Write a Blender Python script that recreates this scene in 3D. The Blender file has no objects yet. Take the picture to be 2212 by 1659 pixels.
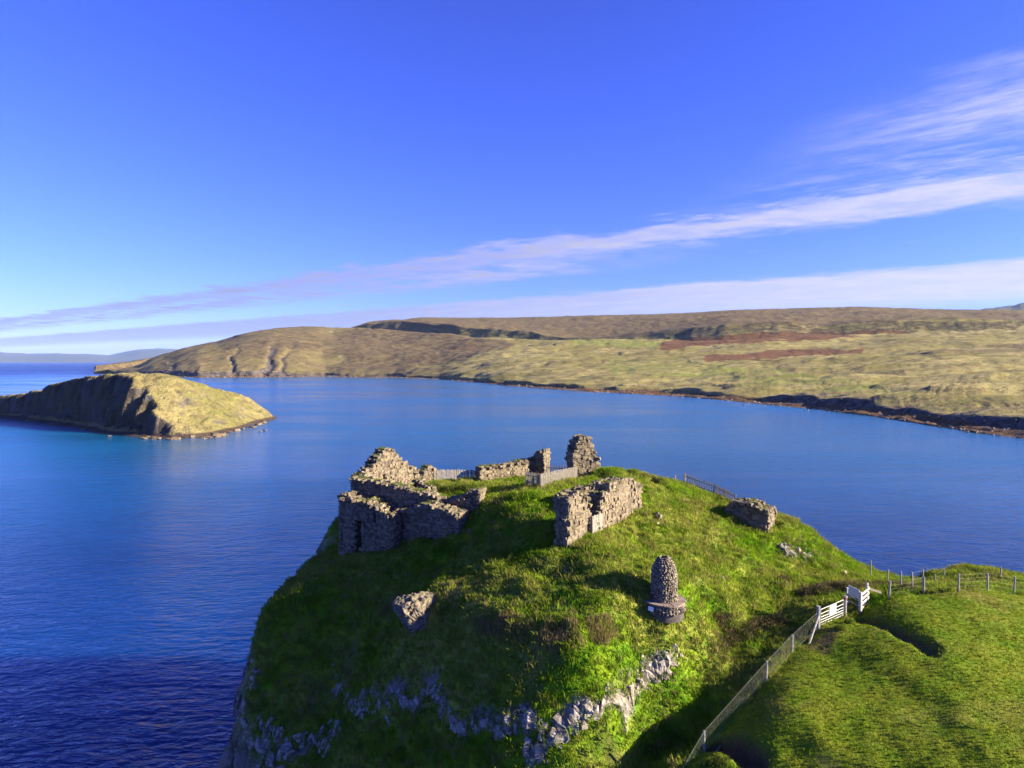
import bpy, bmesh, math, random
import numpy as np
from mathutils import Vector, Matrix

rnd = random.Random(7)
rng = np.random.default_rng(11)
SC = bpy.context.scene
COL = SC.collection

# ------------------------------------------------------------------ camera
F = 640.0                     # focal length in pixels of a 1024 wide frame
K = 1024.0 / 2212.0           # the survey coordinates below are in a 2212 px wide copy
HC = 45.0                     # metres above the sea
PITCH = math.atan(23.0 / F)
cam_d = bpy.data.cameras.new('camera')
cam = bpy.data.objects.new('camera', cam_d)
COL.objects.link(cam)
cam.location = (0, 0, HC)
cam.rotation_euler = (math.pi / 2 - PITCH, 0, 0)
cam_d.sensor_width = 36.0
cam_d.lens = 36.0 * F / 1024.0
cam_d.clip_start = 0.5
cam_d.clip_end = 200000
SC.camera = cam

# ------------------------------------------------------------------ light
EXPOSURE = 2.1
SUN_ELEV, SUN_AZ = math.radians(20.3), math.radians(-11)   # azimuth from +X towards +Y
SUN_DIR = Vector((math.cos(SUN_ELEV) * math.cos(SUN_AZ), math.cos(SUN_ELEV) * math.sin(SUN_AZ), math.sin(SUN_ELEV)))
vs = SC.view_settings
vs.view_transform = 'Standard'
vs.look = 'None'
vs.exposure = EXPOSURE
vs.gamma = 1.0
vs.use_curve_mapping = False
sun_d = bpy.data.lights.new('sun', 'SUN')
sun_d.energy = 5.0
sun_d.angle = math.radians(0.5)
sun_d.color = (1.0, 0.87, 0.66)
sun = bpy.data.objects.new('sun', sun_d)
COL.objects.link(sun)
sun.location = (60, 0, 90)
sun.rotation_euler = SUN_DIR.to_track_quat('Z', 'Y').to_euler()


# ------------------------------------------------------------------ node helper
class NT:
    def __init__(s, tree):
        s.t = tree
        tree.nodes.clear()

    def n(s, typ, **kw):
        nd = s.t.nodes.new(typ)
        for k, v in kw.items():
            setattr(nd, k, v)
        return nd

    def put(s, sock, v):
        if v is None:
            return
        if hasattr(v, 'bl_idname') and hasattr(v, 'outputs'):
            s.t.links.new(v.outputs[0], sock)
        elif hasattr(v, 'is_output'):
            s.t.links.new(v, sock)
        else:
            if isinstance(v, tuple) and len(v) == 3 and sock.type == 'RGBA':
                v = (*v, 1.0)
            sock.default_value = v

    def math(s, op, a, b=None, c=None, clamp=False):
        nd = s.n('ShaderNodeMath', operation=op, use_clamp=clamp)
        for i, v in enumerate((a, b, c)):
            s.put(nd.inputs[i], v)
        return nd.outputs[0]

    def noise(s, vec, scale, detail=4, rough=0.55, dist=0.0, col=False):
        nd = s.n('ShaderNodeTexNoise')
        s.put(nd.inputs['Vector'], vec)
        nd.inputs['Scale'].default_value = scale
        nd.inputs['Detail'].default_value = detail
        nd.inputs['Roughness'].default_value = rough
        nd.inputs['Distortion'].default_value = dist
        return nd.outputs[1] if col else nd.outputs[0]

    def voro(s, vec, scale, feature='F1', out='Distance'):
        nd = s.n('ShaderNodeTexVoronoi', feature=feature)
        s.put(nd.inputs['Vector'], vec)
        nd.inputs['Scale'].default_value = scale
        return nd.outputs[out]

    def ss(s, v, a, b):                     # smoothstep
        nd = s.n('ShaderNodeMapRange', interpolation_type='SMOOTHSTEP')
        s.put(nd.inputs[0], v)
        nd.inputs[1].default_value = a
        nd.inputs[2].default_value = b
        return nd.outputs[0]

    def mix(s, f, a, b, blend='MIX'):
        nd = s.n('ShaderNodeMix', data_type='RGBA', blend_type=blend)
        s.put(nd.inputs[0], f)
        s.put(nd.inputs[6], a)
        s.put(nd.inputs[7], b)
        return nd.outputs[2]

    def vmul(s, v, xyz):
        nd = s.n('ShaderNodeVectorMath', operation='MULTIPLY')
        s.put(nd.inputs[0], v)
        s.put(nd.inputs[1], xyz)
        return nd.outputs[0]

    def sep(s, v):
        nd = s.n('ShaderNodeSeparateXYZ')
        s.put(nd.inputs[0], v)
        return nd.outputs

    def comb(s, x, y, z):
        nd = s.n('ShaderNodeCombineXYZ')
        for i, v in enumerate((x, y, z)):
            s.put(nd.inputs[i], v)
        return nd.outputs[0]

    def attr(s, name):
        nd = s.n('ShaderNodeAttribute', attribute_name=name)
        return nd.outputs['Fac']

    def pos(s):
        return s.n('ShaderNodeNewGeometry').outputs['Position']

    def normal(s):
        return s.n('ShaderNodeNewGeometry').outputs['Normal']

    def obj_random(s):
        return s.n('ShaderNodeObjectInfo').outputs['Random']

    def bump(s, h, strength, dist):
        nd = s.n('ShaderNodeBump')
        s.put(nd.inputs['Strength'], strength)
        s.put(nd.inputs['Distance'], dist)
        s.put(nd.inputs['Height'], h)
        return nd.outputs[0]

    def principled(s, col, rough=0.9, spec=0.2, normal=None, metal=0.0):
        nd = s.n('ShaderNodeBsdfPrincipled')
        s.put(nd.inputs['Base Color'], col)
        s.put(nd.inputs['Roughness'], rough)
        s.put(nd.inputs['Specular IOR Level'], spec)
        s.put(nd.inputs['Metallic'], metal)
        if normal is not None:
            s.put(nd.inputs['Normal'], normal)
        return nd

    def out(s, shader):
        o = s.n('ShaderNodeOutputMaterial')
        s.put(o.inputs['Surface'], shader)


def new_mat(name):
    m = bpy.data.materials.new(name)
    m.use_nodes = True
    return m, NT(m.node_tree)


# ------------------------------------------------------------------ sky
world = bpy.data.worlds.new('World')
SC.world = world
world.use_nodes = True
w = NT(world.node_tree)
SKY = 0.05
sky = w.n('ShaderNodeTexSky', sky_type='NISHITA')
sky.sun_disc = False
sky.sun_elevation = SUN_ELEV
sky.sun_rotation = math.pi / 2 - SUN_AZ
sky.air_density = 1.0
sky.dust_density = 0.3
sky.ozone_density = 3.0
d = w.n('ShaderNodeTexCoord').outputs['Generated']
dx, dy, dz = w.sep(d)[:]
zc = w.math('MAXIMUM', dz, 0.012)
u = w.math('DIVIDE', dx, zc)
v = w.math('DIVIDE', dy, zc)
# cloud sheet seen in perspective: streets of stratus running along (1,-0.8); wq is the distance across them
wq = w.math('ADD', v, w.math('MULTIPLY', u, 0.8))
al = w.math('SUBTRACT', u, w.math('MULTIPLY', v, 0.2))
warp = w.noise(w.comb(w.math('MULTIPLY', al, 0.55), w.math('MULTIPLY', wq, 0.75), 0.0), 1.0, 8, 0.64)
fine = w.noise(w.comb(w.math('MULTIPLY', al, 1.8), w.math('MULTIPLY', wq, 3.0), 3.0), 1.0, 8, 0.68)
edge = w.math('ADD', w.math('MULTIPLY', w.math('SUBTRACT', warp, 0.5), 1.5), w.math('MULTIPLY', w.math('SUBTRACT', fine, 0.5), 0.9))
puff0 = w.noise(w.comb(w.math('MULTIPLY', u, 1.9), w.math('MULTIPLY', v, 2.1), 17.0), 1.0, 8, 0.66, 0.3)
wr = w.math('ADD', w.math('ADD', wq, edge), w.math('MULTIPLY', w.math('SUBTRACT', puff0, 0.5), 1.5))


def band(c0, c1, soft_a, soft_b, strength):
    a = w.ss(wr, c0 - soft_a, c0 + soft_a)
    b = w.ss(wr, c1 + soft_b, c1 - soft_b)
    return w.math('MULTIPLY', w.math('MULTIPLY', a, b), strength)


puff = w.noise(w.comb(w.math('MULTIPLY', u, 1.5), w.math('MULTIPLY', v, 1.9), 7.0), 1.0, 9, 0.70, 0.35)
wisp = w.noise(w.comb(w.math('MULTIPLY', al, 2.4), w.math('MULTIPLY', wq, 7.0), 11.0), 1.0, 8, 0.70, 0.6)
right = w.ss(u, 0.9, 2.3)
left = w.ss(u, 2.2, -0.5)
rag = w.ss(puff, 0.30, 0.62)
bA = w.math('MULTIPLY', band(5.55, 6.55, 0.28, 0.4, w.math('ADD', 0.95, w.math('MULTIPLY', right, -0.06))), w.math('ADD', 0.55, w.math('MULTIPLY', rag, 0.45)))
bA2 = w.math('MULTIPLY', band(6.5, 7.9, 0.4, 0.6, w.math('MULTIPLY', rag, 0.95)), left)
bU = w.math('MULTIPLY', band(4.6, 5.6, 0.45, 0.4, w.ss(w.math('ADD', w.math('MULTIPLY', puff, 0.55), w.math('MULTIPLY', wisp, 0.45)), 0.40, 0.66)), w.math('MULTIPLY', right, 0.75))
bT = w.math('MULTIPLY', band(3.65, 4.45, 0.35, 0.3, w.ss(w.math('ADD', w.math('MULTIPLY', fine, 0.5), w.math('MULTIPLY', wisp, 0.5)), 0.30, 0.68)), w.math('MULTIPLY', w.ss(u, 1.1, 2.0), 0.8))
bB = w.math('MULTIPLY', band(10.3, 17.0, 0.5, 3.0, 0.92), w.math('ADD', 0.70, w.math('MULTIPLY', rag, 0.30)))
bH = w.math('MULTIPLY', w.ss(wr, 16.0, 30.0), w.math('ADD', 0.12, w.math('MULTIPLY', rag, 0.30)))
bS = w.math('MULTIPLY', band(7.6, 9.4, 0.5, 0.5, w.ss(wisp, 0.60, 0.74)), 0.35)
den = w.math('MAXIMUM', w.math('MAXIMUM', bA, bA2), w.math('MAXIMUM', bU, bT))
den = w.math('MAXIMUM', w.math('MAXIMUM', den, bS), w.math('MAXIMUM', bB, bH))
den = w.math('MULTIPLY', den, w.ss(dz, -0.002, 0.02))
den = w.math('MULTIPLY', den, w.ss(dy, -0.1, 0.15))
gain = 1.0 / (SKY * 2 ** EXPOSURE)
c_l = (0.36 * gain, 0.38 * gain, 0.60 * gain)
c_r = (0.80 * gain, 0.78 * gain, 0.90 * gain)
ccol = w.mix(w.ss(w.math('ADD', w.math('DIVIDE', dx, w.math('MAXIMUM', dy, 0.05)), w.math('MULTIPLY', w.math('SUBTRACT', warp, 0.5), 0.6)), -0.5, 0.8), c_l, c_r)
# deepen the blue of the clear sky evenly over the whole dome
gm = w.n('ShaderNodeGamma')
w.put(gm.inputs[0], w.mix(1.0, sky.outputs[0], (0.92 / gain, 0.80 / gain, 1.42 / gain), 'MULTIPLY'))
gm.inputs[1].default_value = 1.25
skyc = w.mix(1.0, gm, (0.52 * gain, 0.70 * gain, 1.04 * gain), 'MULTIPLY')
bg = w.n('ShaderNodeBackground')
w.put(bg.inputs['Color'], w.mix(den, skyc, ccol))
bg.inputs['Strength'].default_value = SKY
wo = w.n('ShaderNodeOutputWorld')
w.put(wo.inputs['Surface'], bg)


# ------------------------------------------------------------------ survey and mesh helpers
CP, SP = math.cos(PITCH), math.sin(PITCH)


def ray(ax, ay):
    rx = (ax * K - 512) / F
    ry = (384 - ay * K) / F
    return np.array([rx, CP + ry * SP, -SP + ry * CP])


def P(ax, ay, dep):
    return np.array([0, 0, HC]) + dep * ray(ax, ay)


def PZ(ax, ay, z=0.0):
    r = ray(ax, ay)
    return np.array([0, 0, HC]) + r * ((z - HC) / r[2])


def hash3(i, j, k):
    h = (i * 374761393 + j * 668265263 + k * 2147483647 + 1442695041) & 0xffffffff
    h = ((h ^ (h >> 13)) * 1274126177) & 0xffffffff
    h = h ^ (h >> 16)
    return (h & 0xffff) / 65535.0


def vnoise(x, y, z=None):
    x = np.asarray(x, float)
    y = np.asarray(y, float)
    z = np.zeros_like(x) if z is None else np.asarray(z, float)
    xi, yi, zi = np.floor(x).astype(np.int64), np.floor(y).astype(np.int64), np.floor(z).astype(np.int64)
    fx, fy, fz = x - xi, y - yi, z - zi
    fx, fy, fz = [q * q * q * (q * (q * 6 - 15) + 10) for q in (fx, fy, fz)]
    r = 0
    for a in (0, 1):
        for b in (0, 1):
            for c in (0, 1):
                r = r + hash3(xi + a, yi + b, zi + c) * (fx if a else 1 - fx) * (fy if b else 1 - fy) * (fz if c else 1 - fz)
    return r * 2 - 1


def fbm(x, y, z=None, oct=4, gain=0.5):
    s, a = 0, 1.0
    x = np.asarray(x, float)
    y = np.asarray(y, float)
    z = np.zeros_like(x) if z is None else np.asarray(z, float)
    for o in range(oct):
        s = s + a * vnoise(x + 17.3 * o, y - 9.1 * o, z + 5.7 * o)
        x, y, z, a = x * 2.03, y * 2.03, z * 2.03, a * gain
    return s


def sstep(a, b, x):
    t = np.clip((x - a) / (b - a), 0, 1)
    return t * t * (3 - 2 * t)


def tps_fit(xy, z, lam=0.02):
    n = len(xy)
    r = np.linalg.norm(xy[:, None] - xy[None], axis=2)
    Km = np.where(r > 0, r * r * np.log(r + 1e-12), 0) + lam * n * np.eye(n)
    Pm = np.c_[np.ones(n), xy]
    A = np.zeros((n + 3, n + 3))
    A[:n, :n], A[:n, n:], A[n:, :n] = Km, Pm, Pm.T
    sol = np.linalg.solve(A, np.r_[z, 0, 0, 0])
    return xy, sol[:n], sol[n:]


def tps_eval(fit, x, y):
    xy, wt, c = fit
    r = c[0] + c[1] * x + c[2] * y
    for (a, b), q in zip(xy, wt):
        d2 = (x - a) ** 2 + (y - b) ** 2
        r = r + q * 0.5 * d2 * np.log(d2 + 1e-12)
    return r


def poly_sd(poly, x, y):
    """signed distance, negative inside"""
    dmin = np.full(x.shape, 1e18)
    inside = np.zeros(x.shape, bool)
    n = len(poly)
    for i in range(n):
        ax, ay = poly[i]
        bx, by = poly[(i + 1) % n]
        ex, ey = bx - ax, by - ay
        t = np.clip(((x - ax) * ex + (y - ay) * ey) / (ex * ex + ey * ey), 0, 1)
        dmin = np.minimum(dmin, (x - ax - t * ex) ** 2 + (y - ay - t * ey) ** 2)
        cond = ((ay > y) != (by > y))
        xin = ex * (y - ay) / (ey if abs(ey) > 1e-9 else 1e-9) + ax
        inside ^= cond & (x < xin)
    dd = np.sqrt(dmin)
    return np.where(inside, -dd, dd)


def line_dist(pts, x, y):
    dmin = np.full(x.shape, 1e18)
    for (ax, ay), (bx, by) in zip(pts[:-1], pts[1:]):
        ex, ey = bx - ax, by - ay
        t = np.clip(((x - ax) * ex + (y - ay) * ey) / (ex * ex + ey * ey + 1e-12), 0, 1)
        dmin = np.minimum(dmin, (x - ax - t * ex) ** 2 + (y - ay - t * ey) ** 2)
    return np.sqrt(dmin)


def mesh_np(name, verts, faces, mat=None, smooth=False):
    me = bpy.data.meshes.new(name)
    verts = np.asarray(verts, np.float32)
    faces = np.asarray(faces, np.int32)
    k = faces.shape[1]
    me.vertices.add(len(verts))
    me.vertices.foreach_set('co', verts.ravel())
    me.loops.add(faces.size)
    me.loops.foreach_set('vertex_index', faces.ravel())
    me.polygons.add(len(faces))
    me.polygons.foreach_set('loop_start', np.arange(0, faces.size, k, dtype=np.int32))
    me.polygons.foreach_set('loop_total', np.full(len(faces), k, np.int32))
    me.polygons.foreach_set('use_smooth', np.full(len(faces), smooth, bool))
    me.update(calc_edges=True)
    me.validate()
    if mat:
        me.materials.append(mat)
    return me


def add_attr(me, name, arr):
    a = me.attributes.new(name, 'FLOAT', 'POINT')
    a.data.foreach_set('value', np.asarray(arr, np.float32).ravel())


def grid_faces(nr, nc):
    i = np.arange(nr * nc).reshape(nr, nc)
    return np.c_[i[:-1, :-1].ravel(), i[:-1, 1:].ravel(), i[1:, 1:].ravel(), i[1:, :-1].ravel()]


def obj(name, me, parent=None, loc=(0, 0, 0), rot=None, scale=None):
    o = bpy.data.objects.new(name, me)
    o.location = loc
    if rot is not None:
        o.rotation_euler = rot
    if scale is not None:
        o.scale = scale
    if parent is not None:
        o.parent = parent
    COL.objects.link(o)
    return o


def tag(o, label, cat, group=None):
    o['label'] = label
    o['category'] = cat
    o['kind'] = 'thing'
    if group:
        o['group'] = group
    return o


def thing(name, label, cat, loc, group=None):
    return tag(obj(name, None, None, tuple(loc)), label, cat, group)


def struct(o, kind='structure'):
    o['kind'] = kind
    return o


def box_mesh(name, sx, sy, sz, mat, z0=True, bev=0.0):
    """box centred in x,y; standing on z=0 when z0"""
    bm = bmesh.new()
    bmesh.ops.create_cube(bm, size=1.0)
    for q in bm.verts:
        q.co = Vector((q.co.x * sx, q.co.y * sy, (q.co.z + (0.5 if z0 else 0)) * sz))
    if bev:
        bmesh.ops.bevel(bm, geom=bm.edges[:], offset=bev, segments=1, affect='EDGES')
    me = bpy.data.meshes.new(name)
    bm.to_mesh(me)
    bm.free()
    me.materials.append(mat)
    return me


def bar_mesh(name, a, b, r, mat, seg=6, r2=None):
    """round bar from a to b (local coordinates)"""
    a, b = Vector(a), Vector(b)
    dirv = (b - a)
    q = dirv.to_track_quat('Z', 'Y')
    vs_, fs = [], []
    for t, rr in ((0, r), (1, r if r2 is None else r2)):
        for k in range(seg):
            an = 2 * math.pi * k / seg
            vs_.append(a + dirv * t + q @ Vector((rr * math.cos(an), rr * math.sin(an), 0)))
    for k in range(seg):
        fs.append((k, (k + 1) % seg, seg + (k + 1) % seg, seg + k))
    me = bpy.data.meshes.new(name)
    me.from_pydata([tuple(p) for p in vs_], [], fs + [tuple(range(seg - 1, -1, -1)), tuple(range(seg, 2 * seg))])
    me.materials.append(mat)
    return me


def plank_mesh(name, a, b, wd, th, mat):
    """flat board from a to b: wd across (upright), th thick (horizontal)"""
    a, b = Vector(a), Vector(b)
    t = (b - a).normalized()
    side = t.cross(Vector((0, 0, 1))).normalized()
    upv = side.cross(t).normalized()
    pts = []
    for p in (a, b):
        for su, sw in ((-1, -1), (1, -1), (1, 1), (-1, 1)):
            pts.append(tuple(p + side * (su * th / 2) + upv * (sw * wd / 2)))
    me = bpy.data.meshes.new(name)
    me.from_pydata(pts, [], [(0, 1, 2, 3), (7, 6, 5, 4), (0, 4, 5, 1), (1, 5, 6, 2), (2, 6, 7, 3), (3, 7, 4, 0)])
    me.materials.append(mat)
    return me


# ------------------------------------------------------------------ materials
def grass_colour(t, field_fac):
    p = t.pos()
    n1 = t.noise(p, 0.16, 4, 0.6)
    n2 = t.noise(p, 0.75, 4, 0.6)
    n3 = t.noise(p, 3.2, 3, 0.6)
    lush = (0.068, 0.160, 0.005)
    bright = (0.170, 0.252, 0.012)
    straw = (0.280, 0.245, 0.060)
    c = t.mix(t.ss(n2, 0.33, 0.66), lush, bright)
    dry = t.math('MULTIPLY', t.ss(n1, 0.40, 0.62), t.ss(n3, 0.34, 0.60))
    c = t.mix(t.math('MULTIPLY', dry, 0.75), c, straw)
    # the grazed field is shorter, duller and a little browner
    f = t.mix(t.ss(n2, 0.3, 0.7), (0.105, 0.172, 0.005), (0.155, 0.185, 0.010))
    f = t.mix(t.math('MULTIPLY', t.ss(n1, 0.5, 0.72), 0.6), f, (0.195, 0.165, 0.035))
    return t.mix(field_fac, c, f), p


def make_ground_mat():
    m, t = new_mat('turf_and_rock')
    c, p = grass_colour(t, t.attr('field'))
    soil = t.mix(t.noise(p, 2.2, 3), (0.045, 0.026, 0.014), (0.11, 0.07, 0.04))
    c = t.mix(t.attr('soil'), c, soil)
    # rock on the steep cliff
    rn = t.noise(t.vmul(p, (1.0, 1.0, 0.45)), 0.9, 7, 0.65)
    rc = t.mix(t.ss(rn, 0.3, 0.62), (0.055, 0.040, 0.032), (0.22, 0.19, 0.155))
    rc = t.mix(t.math('MULTIPLY', t.ss(t.noise(p, 2.1, 5, 0.7), 0.55, 0.66), 0.8), rc, (0.48, 0.47, 0.45))
    c = t.mix(t.attr('cliff'), c, rc)
    h = t.math('ADD', t.noise(p, 5.0, 4, 0.65), t.math('MULTIPLY', t.noise(p, 17.0, 2, 0.6), 0.4))
    h = t.math('ADD', h, t.math('MULTIPLY', t.math('MULTIPLY', rn, 4.0), t.attr('cliff')))
    t.out(t.principled(c, 0.95, 0.1, t.bump(h, 0.9, 0.16)))
    return m


def make_blade_mat(field):
    m, t = new_mat('field_grass_blades' if field else 'grass_blades')
    c, p = grass_colour(t, 1.0 if field else 0.0)
    c = t.mix(1.0, c, (1.08, 1.08, 1.0), 'MULTIPLY')
    df = t.n('ShaderNodeBsdfDiffuse')
    t.put(df.inputs[0], c)
    tr = t.n('ShaderNodeBsdfTranslucent')
    t.put(tr.inputs[0], c)
    mx = t.n('ShaderNodeMixShader')
    mx.inputs[0].default_value = 0.35
    t.put(mx.inputs[1], df)
    t.put(mx.inputs[2], tr)
    t.out(mx)
    return m


def make_stem_mat(name, ca, cb, scale=1.5):
    m, t = new_mat(name)
    p = t.pos()
    c = t.mix(t.ss(t.noise(p, scale, 3), 0.35, 0.65), ca, cb)
    df = t.n('ShaderNodeBsdfDiffuse')
    t.put(df.inputs[0], c)
    tr = t.n('ShaderNodeBsdfTranslucent')
    t.put(tr.inputs[0], c)
    mx = t.n('ShaderNodeMixShader')
    mx.inputs[0].default_value = 0.25
    t.put(mx.inputs[1], df)
    t.put(mx.inputs[2], tr)
    t.out(mx)
    return m


def make_stone_mat(name, dark, mid, light, lichen=0.35, moss=0.35, sc=1.0):
    m, t = new_mat(name)
    p = t.pos()
    r = t.obj_random()
    c = t.mix(t.ss(r, 0.05, 0.95), dark, mid)
    c = t.mix(t.ss(t.noise(p, 3.0 * sc, 5, 0.65), 0.38, 0.68), c, light)
    li = t.math('MULTIPLY', t.ss(t.noise(p, 4.6 * sc, 5, 0.7), 0.56, 0.66), lichen * 2)
    c = t.mix(t.math('MINIMUM', li, 0.85), c, (0.36, 0.34, 0.28))
    up = t.ss(t.sep(t.normal())[2], 0.45, 0.9)
    mo = t.math('MULTIPLY', t.math('MULTIPLY', up, t.ss(t.noise(p, 1.3, 4, 0.6), 0.42, 0.6)), moss)
    c = t.mix(mo, c, (0.115, 0.12, 0.022))
    h = t.noise(p, 9.0 * sc, 5, 0.7)
    t.out(t.principled(c, 0.92, 0.15, t.bump(h, 0.7, 0.06)))
    return m


def make_plain(name, ca, cb, sc=3.0, rough=0.8, spec=0.2, metal=0.0, stretch=(1, 1, 1)):
    m, t = new_mat(name)
    c = t.mix(t.ss(t.noise(t.vmul(t.pos(), stretch), sc, 5, 0.6), 0.35, 0.65), ca, cb)
    t.out(t.principled(c, rough, spec, None, metal))
    return m


M = {}
M['ground'] = make_ground_mat()
M['blade'] = make_blade_mat(False)
M['field_blade'] = make_blade_mat(True)
M['rush'] = make_stem_mat('rush_stems', (0.17, 0.14, 0.045), (0.26, 0.20, 0.085))
M['heather'] = make_stem_mat('heather_twigs', (0.055, 0.060, 0.018), (0.135, 0.10, 0.055), 2.5)
M['tussock'] = make_stem_mat('tussock_blades', (0.10, 0.145, 0.010), (0.24, 0.21, 0.06), 0.5)
M['bracken'] = make_stem_mat('leafy_weed', (0.06, 0.10, 0.012), (0.16, 0.19, 0.03), 2.5)
M['stone'] = make_stone_mat('castle_stone', (0.070, 0.054, 0.035), (0.140, 0.109, 0.070), (0.205, 0.168, 0.110), 0.25, 0.85)
M['core'] = make_stone_mat('castle_rubble_core', (0.060, 0.047, 0.032), (0.080, 0.063, 0.043), (0.12, 0.097, 0.066), 0.05, 0.95)
M['cobble'] = make_stone_mat('cairn_cobble', (0.10, 0.082, 0.055), (0.18, 0.150, 0.100), (0.25, 0.212, 0.145), 0.16, 0.0)
M['cairn_core'] = make_stone_mat('cairn_mortar', (0.06, 0.05, 0.042), (0.07, 0.06, 0.05), (0.10, 0.085, 0.07), 0.05, 0.0)
M['flag'] = make_stone_mat('cairn_flagstone', (0.15, 0.115, 0.085), (0.19, 0.15, 0.115), (0.23, 0.185, 0.145), 0.1, 0.0)
M['rock'] = make_stone_mat('lichen_rock', (0.085, 0.068, 0.052), (0.20, 0.168, 0.128), (0.34, 0.30, 0.24), 0.45, 0.25, 1.2)
M['boulder'] = make_stone_mat('boulder_rock', (0.075, 0.057, 0.038), (0.10, 0.08, 0.055), (0.215, 0.178, 0.122), 0.30, 0.5, 1.3)
M['wood'] = make_plain('weathered_paling', (0.13, 0.115, 0.088), (0.21, 0.185, 0.145), 6.0)
M['pale_wood'] = make_plain('pale_barrier_wood', (0.24, 0.215, 0.17), (0.33, 0.30, 0.24), 6.0)
M['post'] = make_plain('grey_fence_post', (0.19, 0.18, 0.155), (0.30, 0.285, 0.25), 7.0)
M['paint'] = make_plain('white_painted_board', (0.28, 0.265, 0.235), (0.40, 0.385, 0.35), 4.0, 0.7, 0.2)
M['galv'] = make_plain('galvanised_steel', (0.24, 0.255, 0.225), (0.33, 0.345, 0.305), 5.0, 0.5, 0.5)
M['wire'] = make_plain('galvanised_wire', (0.22, 0.25, 0.19), (0.32, 0.34, 0.28), 5.0, 0.5, 0.5)
M['sign'] = make_plain('sign_face', (0.40, 0.40, 0.42), (0.46, 0.46, 0.48), 1.0, 0.4, 0.4)
M['ink'] = make_plain('sign_ink', (0.10, 0.10, 0.16), (0.16, 0.16, 0.24), 3.0)
M['plaque'] = make_plain('plaque_face', (0.62, 0.64, 0.68), (0.74, 0.76, 0.80), 4.0, 0.4, 0.4)


# ------------------------------------------------------------------ headland (castle mound, neck, gully and field)
CTRL = [
    # left shaded flank
    (505, 1560, 45.5), (545, 1400, 50), (562, 1330, 52.5), (625, 1265, 55.5), (700, 1200, 58), (748, 1168, 59.5),
    (650, 1400, 48.5), (750, 1300, 50.6), (800, 1230, 54), (900, 1230, 50.5), (850, 1195, 54.6), (950, 1200, 51.5),
    (1000, 1200, 50), (900, 1330, 43), (800, 1450, 44), (950, 1400, 40.5), (1050, 1480, 37.5), (900, 1560, 39),
    (620, 1550, 45), (550, 1500, 47), (700, 1640, 41.5), (560, 1640, 43.5), (1000, 1300, 42.3), (1000, 1640, 36), (850, 1640, 38),
    (700, 1500, 46),
    # bank between the left wall and the gatehouse
    (1100, 1100, 51.3), (1100, 1150, 48.9), (1040, 1110, 53), (1100, 1200, 46.9), (1180, 1190, 45.2), (1170, 1090, 50.6),
    # castle interior
    (950, 1050, 64), (1080, 1060, 59), (1165, 1052, 57), (1245, 1038, 63), (1330, 1015, 63), (1010, 1046, 70), (1290, 1030, 62),
    (1230, 1075, 55), (1300, 1050, 58.5), (900, 1045, 65),
    # gatehouse front and right slope
    (1215, 1183, 45), (1300, 1140, 49), (1370, 1105, 54), (1400, 1075, 58), (1450, 1150, 52), (1400, 1200, 48), (1500, 1100, 59),
    (1480, 1050, 70), (1540, 1075, 66), (1590, 1100, 61), (1667, 1113, 60), (1550, 1200, 50.5), (1650, 1200, 53), (1750, 1148, 59),
    (1650, 1250, 49), (1700, 1220, 53), (1800, 1215, 55), (1880, 1240, 57),
    # cairn shelf and front bank
    (1435, 1322, 38), (1340, 1310, 38.5), (1250, 1300, 39.3), (1150, 1310, 39.7), (1050, 1318, 40.5), (1200, 1350, 37.7), (1100, 1350, 38.6), (1200, 1450, 36), (1300, 1400, 36.6),
    (1300, 1480, 35.5), (1250, 1540, 34.9), (1150, 1600, 34.8), (1150, 1650, 34), (1420, 1420, 38.2), (1050, 1400, 38.5),
    (1500, 1330, 40), (1570, 1290, 43),
    # gully
    (1560, 1390, 41), (1610, 1350, 43), (1500, 1480, 38.4), (1450, 1560, 36.8), (1400, 1640, 35.2), (1560, 1480, 38), (1300, 1640, 34),
    # neck
    (1700, 1300, 46), (1760, 1280, 47), (1820, 1260, 50), (1900, 1265, 50), (1950, 1272, 48),
    # fence line
    (1480, 1655, 31.8), (1521, 1622, 33), (1585, 1550, 34.6), (1655, 1468, 36.6), (1711, 1410, 38.8), (1767, 1357, 40.6), (1825, 1335, 42), (1860, 1330, 42),
    (1920, 1293, 42.5), (1995, 1282, 43.0), (2070, 1277, 42.5), (2133, 1278, 43.5), (2190, 1287, 44), (2300, 1300, 43),
    # field
    (1800, 1420, 37.5), (1900, 1400, 37.3), (2000, 1400, 36.2), (2000, 1330, 39.5), (2150, 1340, 38.5), (2200, 1420, 35), (1850, 1500, 33.8),
    (2000, 1500, 32.8), (2150, 1500, 32), (1700, 1550, 32.5), (1800, 1600, 30.6), (1950, 1600, 29.8), (2150, 1620, 28.3), (1620, 1640, 31),
    # far hump beyond the field
    (2040, 1255, 53), (2110, 1228, 57), (2170, 1245, 54), (2250, 1262, 56),
]
CTRL_XYZ = [  # ground the photograph does not show
    (12, 12, 22.5), (30, 12, 26.5), (55, 20, 29), (75, 40, 29), (70, 60, 28), (-4, 22, 13), (-20, 25, 13), (-21, 34, 17), (2, 30, 20.5), (8, 24, 20.5),
    (-12, 30, 14.5), (-14, 66, 31.0), (-9, 73, 31), (0, 76, 31), (9, 73, 31.5), (14, 68, 32.5), (-17, 62, 29), (20, 20, 25.2), (-8, 12, 11),
    (40, 30, 29.2), (24, 73, 28), (31, 63, 26), (38, 61, 25), (-27, 54, 18), (-29, 44, 12),
]
pts = np.array([P(*q) for q in CTRL] + [np.array(q, float) for q in CTRL_XYZ])
FIT = tps_fit(pts[:, :2], pts[:, 2], 0.01)
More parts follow.
